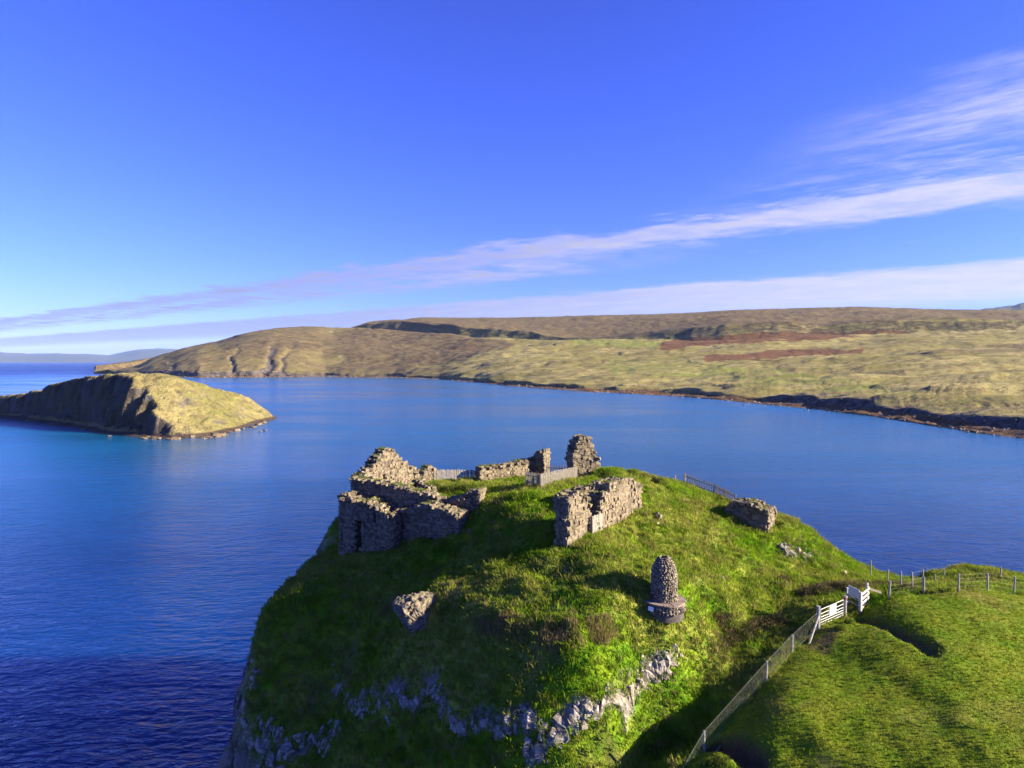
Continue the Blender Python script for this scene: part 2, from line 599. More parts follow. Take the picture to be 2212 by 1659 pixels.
EDGE = [(-9, 5), (-11.5, 22), (-14.5, 33), (-16.9, 39)] + [tuple(P(*q)[:2]) for q in (
    (515, 1620, 43.6), (506, 1560, 45), (506, 1510, 46.3), (535, 1400, 50), (555, 1330, 52.8), (620, 1265, 55.8), (690, 1200, 58.3), (735, 1168, 60))] + [
    (-17.5, 63), (-13.5, 71), (-9, 76), (-2, 79), (6, 79), (13, 76.5)] + [tuple(P(*q)[:2]) for q in (
    (1480, 1045, 73), (1600, 1060, 68), (1675, 1095, 63.5), (1760, 1145, 61), (1885, 1225, 59.5), (1940, 1255, 56.5), (1995, 1262, 54), (2035, 1250, 56.5),
    (2110, 1226, 60), (2212, 1258, 61))] + [(60, 64), (90, 60), (90, 5)]
FIELD = [tuple(P(*q)[:2]) for q in ((1440, 1700, 30.6), (1521, 1622, 33), (1655, 1468, 36.6), (1711, 1410, 38.8), (1767, 1357, 40.6), (1825, 1335, 42),
         (1870, 1320, 42.2), (1920, 1293, 42.5), (1995, 1282, 43), (2070, 1277, 42.5), (2133, 1278, 43.5), (2190, 1287, 44), (2400, 1300, 43))] + [(90, 40), (90, 0), (10, 0)]
TRENCH = [tuple(P(*q)[:2]) for q in ((1868, 1338, 41.0), (1905, 1352, 39.8), (1945, 1372, 38.3), (1985, 1396, 37.0), (2012, 1412, 36.2))]
HOLLOW = [tuple(P(*q)[:2]) for q in ((1548, 1600, 33.2), (1590, 1625, 32.2), (1630, 1660, 31))]


def ground_z(x, y, full=False):
    x = np.asarray(x, float)
    y = np.asarray(y, float)
    z = tps_eval(FIT, x, y)
    sd = poly_sd(EDGE, x, y) + 0.7 * fbm(x * 0.35, y * 0.35, oct=3) + 0.25 * fbm(x * 1.3, y * 1.3, oct=2)
    sd = sd + 1.5 * sstep(-9, -12, x) * sstep(56, 50, y)
    fd = poly_sd(FIELD, x, y)
    field = sstep(0.35, -0.35, fd)
    rough = 1 - 0.72 * field
    z = z + rough * (0.14 * fbm(x * 0.22, y * 0.22, oct=3) + 0.16 * fbm(x * 0.8 + 9, y * 0.8, oct=3) + 0.07 * np.abs(fbm(x * 2.1, y * 2.1 + 3, oct=2)))
    # sheep terraces on the steep banks
    z = z + 0.10 * rough * np.sin(z * 5.2 + 2.0 * fbm(x * 0.3, y * 0.3, oct=2))
    # eroded scrape in the field, hollow under the fence, burrow
    tr = line_dist(TRENCH, x, y)
    z = z - 0.36 * sstep(0.75, 0.2, tr + 0.2 * fbm(x * 1.5, y * 1.5, oct=2))
    ho = line_dist(HOLLOW, x, y)
    z = z - 0.8 * sstep(0.9, 0.3, ho)
    bx, by = P(1411, 1056, 62.3)[:2]
    z = z - 0.9 * sstep(0.75, 0.35, np.hypot(x - bx, y - by))
    s = np.maximum(sd, 0)
    drop = (3.2 + 4.0 * sstep(-4, -10, x)) * (np.sqrt(s * s + 0.8) - math.sqrt(0.8)) * (1 + 0.35 * fbm(x * 0.5, y * 0.5, oct=3))
    z = np.minimum(z, 40) - np.maximum(drop, 0)
    z = np.maximum(z, -4.0)
    if full:
        soil = np.maximum(sstep(0.8, 0.3, tr) * 0.7, sstep(0.95, 0.5, ho))
        p1 = P(1775, 1400, 38.6)
        p2 = P(1800, 1372, 39.6)
        soil = np.maximum(soil, 0.85 * sstep(0.9, 0.2, line_dist([p1[:2], p2[:2]], x, y) + 0.5 * fbm(x * 1.6, y * 1.6, oct=3)))
        p3 = P(1790, 1640, 29.5)
        soil = np.maximum(soil, 0.5 * sstep(0.9, 0.1, np.hypot(x - p3[0], y - p3[1]) + 0.6 * fbm(x * 1.6, y * 1.6, oct=3)))
        soil = np.maximum(soil, sstep(0.8, 0.4, np.hypot(x - bx, y - by)))
        p5, p6 = P(1560, 1150, 55), P(1490, 1330, 40)
        path = line_dist([P(1565, 1130, 57)[:2], P(1550, 1180, 52.5)[:2], P(1535, 1240, 47.5)[:2], P(1490, 1290, 42)[:2]], x, y)
        soil = np.maximum(soil, 0.30 * sstep(0.6, 0.1, path + 0.35 * fbm(x * 1.1, y * 1.1, oct=3)))
        bare = sstep(0.62, 0.95, fbm(x * 0.42 + 31, y * 0.42, oct=4)) * (1 - field)
        soil = np.maximum(soil, 0.55 * bare)
        return z, sd, field, soil
    return z


BANDS = [[P(*q)[:2] for q in ((1425, 1445, 37.7), (1395, 1468, 37.0), (1345, 1500, 35.7), (1300, 1527, 35.1), (1250, 1548, 34.9), (1195, 1590, 34.7), (1150, 1638, 34.2))],
         [P(*q)[:2] for q in ((1145, 1565, 35.2), (1080, 1566, 36.3), (1000, 1572, 37.1), (930, 1510, 39.3), (850, 1522, 41), (760, 1520, 43.4))],
         [P(*q)[:2] for q in ((745, 1560, 42.8), (700, 1590, 42.6), (620, 1620, 43.4), (560, 1640, 43.5), (535, 1560, 45))]]
GX, GY, GD = (-46.0, 74.0), (6.0, 90.0), 0.2
gx = np.arange(GX[0], GX[1] + 1e-6, GD)
gy = np.arange(GY[0], GY[1] + 1e-6, GD)
XX, YY = np.meshgrid(gx, gy)
ZZ, SD, FLD, SOIL = ground_z(XX, YY, True)
zx = np.gradient(ZZ, GD, axis=1)
zy = np.gradient(ZZ, GD, axis=0)
SLOPE = np.hypot(zx, zy)
cliff = np.clip(sstep(0.2, 0.9, SD) * sstep(0.9, 1.6, SLOPE + 0.4 * fbm(XX * 0.5, YY * 0.5, oct=3)), 0, 1)
bd = np.minimum(np.minimum(line_dist(BANDS[0], XX, YY), line_dist(BANDS[1], XX, YY)), line_dist(BANDS[2], XX, YY))
bed = sstep(0.40, 0.18, bd + 0.42 * (fbm(XX * 1.1, YY * 1.1, ZZ * 1.1, oct=4) + 0.25))
open_cliff = cliff
cliff = np.maximum(cliff, 0.95 * bed)
# rocky relief pushed out along the cliff normals
nrm = np.dstack([-zx, -zy, np.ones_like(zx)])
nrm /= np.linalg.norm(nrm, axis=2, keepdims=True)
push = np.maximum(open_cliff, 0.22 * bed) * (0.9 * np.abs(fbm(XX * 0.4, YY * 0.4, ZZ * 0.3, oct=4)) + 0.25 * fbm(XX * 1.6, YY * 1.6, ZZ * 1.1, oct=2))
V = np.dstack([XX, YY, ZZ]) + nrm * push[..., None]
head_me = mesh_np('headland', V.reshape(-1, 3), grid_faces(len(gy), len(gx)), M['ground'], True)
add_attr(head_me, 'field', FLD)
add_attr(head_me, 'soil', SOIL)
add_attr(head_me, 'cliff', cliff)
inview = (np.abs(XX) < 0.92 * YY + 3) & (YY > 20)
dens = np.where(inview, (1 - cliff) * (1 - SOIL) * (ZZ > 8) * (1 - sstep(3.0, 4.5, SLOPE)), 0)
add_attr(head_me, 'rough_density', dens * (1 - FLD))
add_attr(head_me, 'field_density', dens * FLD)
headland = struct(obj('headland', head_me))
headland['label'] = 'steep green grass headland with rock bands, a neck and a grazed field'


def gz(x, y):
    i = (x - GX[0]) / GD
    j = (y - GY[0]) / GD
    i0, j0 = int(min(max(i, 0), len(gx) - 2)), int(min(max(j, 0), len(gy) - 2))
    a, b = i - i0, j - j0
    return float(ZZ[j0, i0] * (1 - a) * (1 - b) + ZZ[j0, i0 + 1] * a * (1 - b) + ZZ[j0 + 1, i0] * (1 - a) * b + ZZ[j0 + 1, i0 + 1] * a * b)


def hit(ax, ay, dmin=24.0):
    """first ground point on the line of sight of a surveyed direction"""
    r = ray(ax, ay)
    o = np.array([0, 0, HC])
    dd, prev = dmin, None
    while dd < 95:
        p = o + r * dd
        e = p[2] - gz(p[0], p[1])
        if e <= 0:
            if prev is not None:
                dd = prev[0] + (dd - prev[0]) * prev[1] / (prev[1] - e)
                p = o + r * dd
            return np.array([p[0], p[1], gz(p[0], p[1])])
        prev = (dd, e)
        dd += 0.2
    p = o + r * 60
    return np.array([p[0], p[1], gz(p[0], p[1])])


def on_ground(ax, dep):
    p = P(ax, 1000, dep)
    return np.array([p[0], p[1], gz(p[0], p[1])])


# ------------------------------------------------------------------ sea
def make_sea_mat():
    m, t = new_mat('sea_water')
    p = t.pos()
    dist = t.n('ShaderNodeVectorMath', operation='LENGTH')
    t.put(dist.inputs[0], p)
    dd = dist.outputs['Value']
    rot = t.n('ShaderNodeMapping')
    rot.inputs['Rotation'].default_value = (0, 0, math.radians(-14))
    rot.inputs['Scale'].default_value = (0.45, 1.0, 1.0)
    t.put(rot.inputs['Vector'], p)
    q = rot.outputs[0]
    wv = t.math('ADD', t.noise(q, 0.9, 3, 0.6, 0.4), t.math('MULTIPLY', t.noise(q, 0.22, 3, 0.55, 0.3), 1.6))
    lanes = t.noise(t.vmul(p, (0.5, 1.6, 1)), 0.006, 5, 0.6, 0.8)
    amp = t.math('MULTIPLY', t.ss(dd, 2500.0, 60.0), t.math('ADD', 0.22, t.math('MULTIPLY', t.ss(lanes, 0.35, 0.65), 0.55)))
    amp = t.math('ADD', amp, 0.16)
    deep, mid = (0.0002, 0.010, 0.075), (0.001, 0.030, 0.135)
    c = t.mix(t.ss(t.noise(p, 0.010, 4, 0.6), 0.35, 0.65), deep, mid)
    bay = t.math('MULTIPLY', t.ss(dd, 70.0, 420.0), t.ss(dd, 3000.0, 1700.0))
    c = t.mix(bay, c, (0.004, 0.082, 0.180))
    # weed beds showing through the shallows at the cliff foot
    shal = t.n('ShaderNodeVectorMath', operation='DISTANCE')
    t.put(shal.inputs[0], p)
    shal.inputs[1].default_value = (-36.0, 62.0, 0.0)
    weed = t.math('MULTIPLY', t.ss(shal.outputs['Value'], 34.0, 8.0), t.ss(t.noise(p, 0.16, 5, 0.65), 0.50, 0.66))
    c = t.mix(t.math('MULTIPLY', weed, 0.7), c, (0.006, 0.036, 0.055))
    rough = t.math('ADD', 0.10, t.math('MULTIPLY', t.ss(lanes, 0.35, 0.65), 0.14))
    rough = t.math('ADD', rough, t.math('MULTIPLY', t.ss(dd, 700.0, 4000.0), 0.22))
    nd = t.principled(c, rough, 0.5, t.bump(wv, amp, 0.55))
    nd.subsurface_method = 'BURLEY'
    nd.inputs['Subsurface Weight'].default_value = 1.0
    nd.inputs['Subsurface Radius'].default_value = (0.6, 0.9, 1.0)
    nd.inputs['Subsurface Scale'].default_value = 14.0
    nd.inputs['IOR'].default_value = 1.333
    t.out(nd)
    return m


M['sea'] = make_sea_mat()
S = 40000.0
sea = struct(obj('sea', mesh_np('sea', [(-S, -4000, 0), (S, -4000, 0), (S, S, 0), (-S, S, 0)], [(0, 1, 2, 3)], M['sea'])))


# ------------------------------------------------------------------ far coast across the bay
def make_moor_mat():
    m, t = new_mat('moorland')
    p = t.pos()
    st = t.vmul(p, (0.35, 1.0, 1.0))
    n1 = t.noise(st, 0.006, 5, 0.6, 0.6)
    n2 = t.noise(st, 0.025, 5, 0.6, 0.5)
    n3 = t.noise(st, 0.11, 4, 0.65)
    pale, green = (0.275, 0.235, 0.088), (0.175, 0.158, 0.042)
    c = t.mix(t.ss(n2, 0.36, 0.62), pale, green)
    c = t.mix(t.math('MULTIPLY', t.ss(n3, 0.46, 0.64), 0.75), c, (0.15, 0.11, 0.045))
    heath = t.mix(t.ss(n3, 0.35, 0.65), (0.085, 0.055, 0.030), (0.150, 0.118, 0.050))
    c = t.mix(t.ss(t.math('ADD', t.attr('heath'), t.math('MULTIPLY', t.math('SUBTRACT', n1, 0.5), 0.9)), 0.35, 0.65), c, heath)
    brk = t.ss(t.math('ADD', t.attr('bracken'), t.math('MULTIPLY', t.math('SUBTRACT', n2, 0.5), 0.9)), 0.42, 0.6)
    c = t.mix(brk, c, t.mix(n3, (0.095, 0.046, 0.02), (0.16, 0.085, 0.035)))
    gr = t.ss(t.math('ADD', t.attr('meadow'), t.math('MULTIPLY', t.math('SUBTRACT', n2, 0.5), 0.8)), 0.4, 0.65)
    c = t.mix(t.math('MULTIPLY', gr, 0.8), c, t.mix(n3, (0.13, 0.165, 0.03), (0.20, 0.20, 0.05)))
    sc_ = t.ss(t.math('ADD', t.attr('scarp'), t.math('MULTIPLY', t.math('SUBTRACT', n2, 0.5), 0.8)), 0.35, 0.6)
    c = t.mix(t.math('MULTIPLY', sc_, t.math('ADD', 0.30, t.math('MULTIPLY', t.ss(n3, 0.35, 0.6), 0.5))), c, t.mix(t.ss(n1, 0.4, 0.6), (0.032, 0.034, 0.016), (0.060, 0.040, 0.026)))  # scarp shade painted into the colour, along with dark heather
    rockc = t.mix(t.ss(t.noise(p, 0.12, 6, 0.7), 0.38, 0.62), (0.035, 0.029, 0.026), (0.115, 0.097, 0.083))
    rk = t.ss(t.math('ADD', t.attr('rock'), t.math('MULTIPLY', t.math('SUBTRACT', t.noise(p, 0.07, 5, 0.65), 0.5), 1.0)), 0.42, 0.6)
    c = t.mix(rk, c, rockc)
    n4 = t.noise(p, 0.42, 3, 0.7)
    c = t.mix(t.math('MULTIPLY', t.ss(n4, 0.56, 0.70), 0.6), c, (0.09, 0.078, 0.03))
    kelp = t.mix(t.noise(st, 0.10, 4), (0.045, 0.028, 0.018), (0.16, 0.085, 0.025))
    c = t.mix(t.attr('kelp'), c, kelp)
    h = t.math('ADD', t.math('ADD', t.noise(st, 0.05, 7, 0.66), t.math('MULTIPLY', n3, 0.35)), t.math('MULTIPLY', n4, 0.12))
    t.out(t.principled(c, 0.95, 0.08, t.bump(h, 1.0, 7.0)))
    return m


M['moor'] = make_moor_mat()


def pl(tab):
    xs = [q[0] for q in tab]
    ys = [q[1] for q in tab]
    return lambda a: np.interp(a, xs, ys)


water_y = pl([(200, 806), (250, 808), (330, 813), (430, 816), (560, 815), (700, 814), (850, 816), (950, 820), (1030, 826), (1100, 834), (1200, 842), (1300, 848), (1400, 853),
              (1500, 859), (1620, 871), (1700, 879), (1800, 889), (1900, 900), (2000, 915), (2050, 925), (2120, 938), (2212, 948), (2330, 962), (2600, 990)])
shore_h = pl([(200, 5), (330, 12), (560, 16), (640, 9), (800, 6), (1000, 6), (1100, 7), (1500, 6), (1700, 6), (1850, 7), (2000, 8), (2212, 7), (2600, 8)])
shore_w = pl([(200, 30), (430, 34), (640, 30), (800, 35), (1030, 40), (1300, 55), (1500, 45), (1700, 36), (1900, 28), (2212, 30), (2600, 30)])
# crest of the near hill / foot of the scarp: row and depth
crest_y = pl([(200, 803), (238, 797), (262, 796), (300, 790), (340, 769), (400, 750), (470, 736), (530, 719), (590, 708), (660, 705), (720, 707), (790, 707), (870, 713), (1000, 724),
              (1100, 731), (1240, 738), (1400, 738), (1560, 734), (1700, 728), (1900, 722), (2212, 714), (2600, 708)])
crest_d = pl([(200, 2250), (260, 2300), (340, 2400), (470, 2500), (590, 2520), (720, 2480), (870, 2350), (1000, 2180), (1240, 1950), (1560, 1800), (1900, 1750), (2212, 1700), (2600, 1650)])
dip_z = pl([(200, -70), (560, -60), (700, -30), (790, -14), (900, -10), (1000, -7), (1100, -3), (1240, 1), (2600, 1)])
top_y = pl([(200, 790), (600, 735), (740, 715), (785, 702), (800, 699), (850, 696), (900, 699), (1000, 704), (1100, 716), (1240, 731), (1330, 730), (1400, 723), (1500, 707), (1560, 702),
            (1700, 699), (1800, 702), (1900, 693), (2000, 692), (2212, 690), (2600, 688)])
ridge_y = pl([(200, 800), (600, 745), (740, 720), (785, 703), (800, 697), (830, 695), (880, 689), (910, 685), (1000, 686), (1100, 685), (1200, 683), (1300, 680), (1400, 678), (1500, 675), (1600, 669), (1700, 666), (1750, 664),
              (1850, 662), (1930, 665), (2000, 667), (2100, 669), (2212, 670), (2600, 672)])
ridge_d = pl([(200, 3500), (785, 3400), (1000, 3250), (1300, 3000), (1750, 2900), (2212, 2900), (2600, 2900)])

acol = np.linspace(205, 2560, 760)
prof = []   # per row: (x, y, z) arrays
rows_spec = []
for a in acol:
    w0 = PZ(a, float(water_y(a)))
    dv = np.array([w0[0], w0[1]])
    d0 = np.linalg.norm(dv)
    ud = dv / d0
    cr = P(a, float(crest_y(a)), float(crest_d(a)))
    dc = np.linalg.norm(cr[:2])
    tp_d = float(crest_d(a)) + 260
    tp = P(a, float(top_y(a)), tp_d)
    dt = np.linalg.norm(tp[:2])
    rg = P(a, float(ridge_y(a)), float(ridge_d(a)))
    dr = np.linalg.norm(rg[:2])
    sh, sw = float(shore_h(a)), float(shore_w(a))
    dip = cr[2] + float(dip_z(a))
    # distance / height knots
    foot = dt - max(26.0, 0.9 * (tp[2] - dip)) if tp[2] > dip else dt - 26
    foot = max(foot, dc + 20)
    q = 0.5 + 0.5 * sstep(1000, 500, a)       # the western hill is rounder than the plain
    kd = [d0 - 60, d0, d0 + sw * 0.4, d0 + sw, d0 + sw + 12, d0 + sw + 0.33 * (dc - d0 - sw), d0 + sw + 0.68 * (dc - d0 - sw), dc, foot, dt, dt + 0.45 * (dr - dt), dr, dr + 500, dr + 1500]
    zc_ = cr[2]
    m1, m2 = 0.22 + 0.30 * (q - 0.5) * 2, 0.54 + 0.28 * (q - 0.5) * 2
    kz = [-8, -0.3, 1.2, 2.0, sh, sh + (zc_ - sh) * m1, sh + (zc_ - sh) * m2, zc_, dip, tp[2], tp[2] + 0.50 * (rg[2] - tp[2]), rg[2], rg[2] - 30, rg[2] - 140]
    prof.append((ud, kd, kz))
nrow = 300
# shared row parameter: dense near the shore
tpar = np.concatenate([np.linspace(0, 4, 60, endpoint=False), np.linspace(4, 7, 120, endpoint=False), np.linspace(7, 11, 100, endpoint=False), np.linspace(11, 13, 12)])
FX, FY, FZ, FS = [np.zeros((len(tpar), len(acol))) for _ in range(4)]
for j, (ud, kd, kz) in enumerate(prof):
    kk = np.arange(len(kd))
    dd = np.interp(tpar, kk, kd)
    zz = np.interp(tpar, kk, kz)
    FX[:, j], FY[:, j], FZ[:, j], FS[:, j] = ud[0] * dd, ud[1] * dd, zz, dd
# soften the breaks a little
for _ in range(2):
    FZ[1:-1] = 0.25 * FZ[:-2] + 0.5 * FZ[1:-1] + 0.25 * FZ[2:]
for _ in range(14):
    FZ[:, 1:-1] = 0.25 * FZ[:, :-2] + 0.5 * FZ[:, 1:-1] + 0.25 * FZ[:, 2:]
T2 = np.repeat(tpar[:, None], len(acol), 1)
A2 = np.repeat(acol[None], len(tpar), 0)
up_ = sstep(2.5, 5.0, T2) * (1 - 0.75 * np.exp(-((T2 - 7) / 0.5) ** 2) * (A2 < 800)) * (1 - 0.8 * np.exp(-((T2 - 11) / 0.35) ** 2))
ridg = 1 - np.abs(fbm(FX * 0.004 + 3, FY * 0.011, oct=4))
FZ = FZ + up_ * (6.5 * fbm(FX * 0.005, FY * 0.012, oct=4) + 3.0 * (ridg - 0.6)) + sstep(0.6, 3.0, T2) * 1.3 * fbm(FX * 0.045, FY * 0.06, oct=3)
# gullies and crags cut into the western headland
cut = np.zeros_like(FZ)
WIG = fbm(FX * 0.01, FY * 0.01, oct=3)
for (ca, cw, dep_) in ((372, 5, 3), (508, 4, 6), (586, 9, 8), (618, 6, 4)):
    cut += dep_ * np.exp(-((A2 - ca - 5 * (T2 - 4) - 12 * WIG) / cw) ** 2) * sstep(2.2, 3.9, T2) * sstep(5.6, 4.3, T2)
FZ -= cut
FX += np.where(T2 > 1.5, 7 * fbm(FX * 0.02, FY * 0.02, oct=2), 0)
FY += sstep(0.2, 1.2, T2) * sstep(5, 3, T2) * (10 * fbm(FX * 0.013, FX * 0.004, oct=4) + 4 * fbm(FX * 0.07, FY * 0.05, oct=2))
coast_me = mesh_np('far_coast', np.c_[FX.ravel(), FY.ravel(), FZ.ravel()], grid_faces(*FZ.shape), M['moor'], True)
zt = FZ
# vegetation surveyed on the hillside, and shade painted along the scarps (direction of each vertex from the survey point)
ry_ = (FZ - HC)
dn = FY * CP - ry_ * SP
AX = (FX / dn * F + 512) / K
AY = (384 - (FY * SP + ry_ * CP) / dn * F) / K
kelp = sstep(4.6, 2.0, zt + 1.5 * fbm(FX * 0.02, FY * 0.02, oct=3)) * (T2 < 4.3)
rock = np.clip(sstep(4.6, 3.6, T2) * (0.45 + 0.35 * (A2 > 1650) + 0.3 * (A2 < 760)) + 0.75 * sstep(0, 1, cut / 5), 0, 1)


WOB = fbm(FX * 0.006, FY * 0.006, oct=3)
WOB2 = fbm(FX * 0.022 + 7, FY * 0.022, oct=3)


def patch(xs, y0, y1, soft=5.0):
    wob = 5.0 * WOB + 3.0 * WOB2
    lo = np.interp(AX, xs, y0) + wob
    hi = np.interp(AX, xs, y1) + 0.6 * wob + 4.0 * WOB2
    return sstep(-soft, soft, AY - lo) * sstep(-soft, soft, hi - AY) * sstep(xs[0] - 25, xs[0] + 25, AX) * sstep(xs[-1] + 25, xs[-1] - 25, AX)


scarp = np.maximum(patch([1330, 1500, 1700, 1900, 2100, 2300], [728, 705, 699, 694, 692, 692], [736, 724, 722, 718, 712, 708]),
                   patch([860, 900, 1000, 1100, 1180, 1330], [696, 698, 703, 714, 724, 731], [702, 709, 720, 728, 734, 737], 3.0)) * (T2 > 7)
scarp = np.maximum(scarp, patch([1330, 1500, 1700, 1900, 2100, 2300], [728, 712, 708, 704, 700, 700], [736, 724, 722, 718, 712, 708]))  # mask for the heather band and the painted scarp shade
heath = np.clip(sstep(8.6, 9.3, T2) * 0.85 + 0.62 * patch([760, 860, 1000, 1120], [720, 718, 722, 735], [785, 790, 775, 750], 14) + 0.55 * sstep(1060, 940, AX) + 0.55 * patch([1880, 2000, 2212, 2400], [742, 735, 728, 725], [770, 772, 775, 770], 12), 0, 1)
bracken = np.clip(patch([1425, 1493, 1640, 1800, 1974], [738, 722, 720, 717, 714], [756, 749, 741, 730, 718], 3) + patch([1519, 1600, 1750, 1867], [768, 762, 755, 748], [787, 780, 768, 758], 3)
                  + 0.45 * patch([880, 950, 1050], [735, 735, 745], [770, 770, 765], 14), 0, 1)
meadow = np.clip(0.8 * patch([1230, 1300, 1430], [736, 735, 735], [748, 752, 752], 4) + 0.55 * patch([1300, 1500, 1800, 2000], [775, 772, 800, 830], [815, 825, 850, 860], 12), 0, 1)
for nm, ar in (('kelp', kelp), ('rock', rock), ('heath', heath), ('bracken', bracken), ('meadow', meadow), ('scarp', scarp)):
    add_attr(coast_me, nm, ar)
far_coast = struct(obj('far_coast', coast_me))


# rocks of the tide line, scattered along the far shore
def hull_rock(seed, n=16, flat=1.0):
    r_ = np.random.default_rng(seed)
    bm = bmesh.new()
    for _ in range(n):
        q = r_.normal(size=3)
        q /= np.linalg.norm(q)
        q = np.sign(q) * np.abs(q) ** 0.7
        q *= r_.uniform(0.36, 0.56)
        q[2] *= flat
        bm.verts.new(tuple(q))
    res = bmesh.ops.convex_hull(bm, input=bm.verts[:])
    bmesh.ops.delete(bm, geom=[q for q in bm.verts if not q.link_faces], context='VERTS')
    return bm


def hull_arrays(bm):
    bmesh.ops.triangulate(bm, faces=bm.faces[:])
    bm.verts.index_update()
    bm.verts.ensure_lookup_table()
    return np.array([q.co[:] for q in bm.verts]), np.array([[q.index for q in f_.verts] for f_ in bm.faces])


ROCK_ARR = [hull_arrays(hull_rock(100 + k)) for k in range(10)]


def join_arrays(items):
    """items: (verts, faces, matrix 4x4)"""
    vv, ff, o = [], [], 0
    for a, f_, mt in items:
        vv.append(a @ mt[:3, :3].T + mt[:3, 3])
        ff.append(f_ + o)
        o += len(a)
    return np.concatenate(vv), np.concatenate(ff)


def trs(loc, rot, scale):
    m_ = Matrix.LocRotScale(Vector(loc), __import__('mathutils').Euler(rot), Vector(scale))
    return np.array(m_)


items = []
for k in range(1500):
    j = rnd.randrange(len(acol))
    i = int(np.searchsorted(tpar, rnd.choice((rnd.uniform(0.85, 1.5), rnd.uniform(1.2, 3.9)))))
    s_ = rnd.uniform(0.9, 2.6) * (FS[i, j] / 900) ** 0.5
    a, f_ = ROCK_ARR[k % 10]
    items.append((a, f_, trs((FX[i, j] + rnd.uniform(-2, 2), FY[i, j] + rnd.uniform(-3, 3), FZ[i, j] + 0.1 * s_), (rnd.uniform(-.4, .4), rnd.uniform(-.4, .4), rnd.uniform(0, 6)),
                             (s_ * rnd.uniform(1, 2.2), s_ * rnd.uniform(0.8, 1.4), s_ * rnd.uniform(0.5, 0.9)))))
M['shore_rock'] = make_stone_mat('shore_rock', (0.06, 0.048, 0.04), (0.12, 0.10, 0.085), (0.26, 0.23, 0.20), 0.25, 0.0, 0.15)
o = obj('shore_rocks', mesh_np('shore_rocks', *join_arrays(items), M['shore_rock']), far_coast)
o['kind'] = 'stuff'

# ------------------------------------------------------------------ distant hills
def hills(name, sky_tab, dep, mat, thick, rough):
    aa = np.linspace(sky_tab[0][0], sky_tab[-1][0], 220)
    yy_ = np.interp(aa, [q[0] for q in sky_tab], [q[1] for q in sky_tab])
    vv, rr_ = [], np.linspace(0, 1, 26)
    for t_ in rr_:
        prof_ = math.sin(math.pi * min(1, t_ * 1.0)) ** 0.8 if 0 < t_ < 1 else 0.0
        for a, y_ in zip(aa, yy_):
            top = P(a, y_, dep)
            zz = top[2] * prof_ - (30 if t_ in (0.0, 1.0) else 0)
            dpt = dep + (t_ - 0.5) * thick
            p = P(a, y_, dpt)
            vv.append((p[0], p[1], zz))
    vv = np.array(vv)
    amp = rough * np.clip(vv[:, 2] / max(vv[:, 2].max(), 1), 0, 1)
    vv[:, 2] += amp * fbm(vv[:, 0] * 6 / thick, vv[:, 1] * 6 / thick, oct=4)
    return struct(obj(name, mesh_np(name, vv, grid_faces(len(rr_), len(aa)), mat, True)))


M['hill'] = make_plain('distant_moor', (0.035, 0.040, 0.028), (0.06, 0.06, 0.04), 0.0006)
hills('distant_hills', [(-400, 772), (-200, 764), (-60, 768), (0, 762), (60, 764), (120, 763), (180, 765), (235, 768), (270, 761), (300, 754), (340, 752), (380, 754), (430, 760), (520, 768), (640, 779)],
      24000, M['hill'], 9000, 60)
hills('distant_crags', [(2040, 690), (2100, 671), (2130, 664), (2165, 660), (2185, 661), (2200, 657), (2230, 652), (2300, 640), (2400, 650), (2560, 664), (2700, 676)], 7000, M['hill'], 1500, 30)


# ------------------------------------------------------------------ island in the bay
def make_island_mat():
    m, t = new_mat('island_turf')
    p = t.pos()
    n1 = t.noise(p, 0.03, 5, 0.6)
    n2 = t.noise(p, 0.13, 5, 0.65)
    c = t.mix(t.ss(n1, 0.35, 0.65), (0.235, 0.195, 0.080), (0.165, 0.155, 0.045))
    c = t.mix(t.math('MULTIPLY', t.ss(n2, 0.48, 0.64), 0.75), c, (0.125, 0.098, 0.045))
    sl = t.sep(t.normal())[2]
    rock = t.mix(t.ss(t.noise(t.vmul(p, (1, 1, 0.5)), 0.10, 6, 0.7), 0.36, 0.64), (0.040, 0.032, 0.025), (0.105, 0.088, 0.066))
    rock = t.mix(t.math('MULTIPLY', t.ss(n1, 0.45, 0.62), 0.5), rock, (0.10, 0.085, 0.028))
    rock = t.mix(t.math('MULTIPLY', t.ss(t.noise(p, 0.07, 4, 0.6), 0.54, 0.66), 0.6), rock, (0.10, 0.095, 0.095))
    c = t.mix(t.ss(t.math('ADD', sl, t.math('MULTIPLY', t.math('SUBTRACT', n2, 0.5), 0.35)), 0.80, 0.62), c, rock)
    z = t.sep(p)[2]
    tide = t.ss(t.math('ADD', z, t.math('MULTIPLY', t.math('SUBTRACT', n2, 0.5), 1.5)), 2.4, 1.4)
    c = t.mix(tide, c, (0.055, 0.040, 0.030))
    h = t.math('ADD', t.noise(p, 0.16, 6, 0.65), t.math('MULTIPLY', t.noise(p, 0.9, 3, 0.6), 0.22))
    t.out(t.principled(c, 0.95, 0.08, t.bump(h, 1.0, 4.5)))
    return m


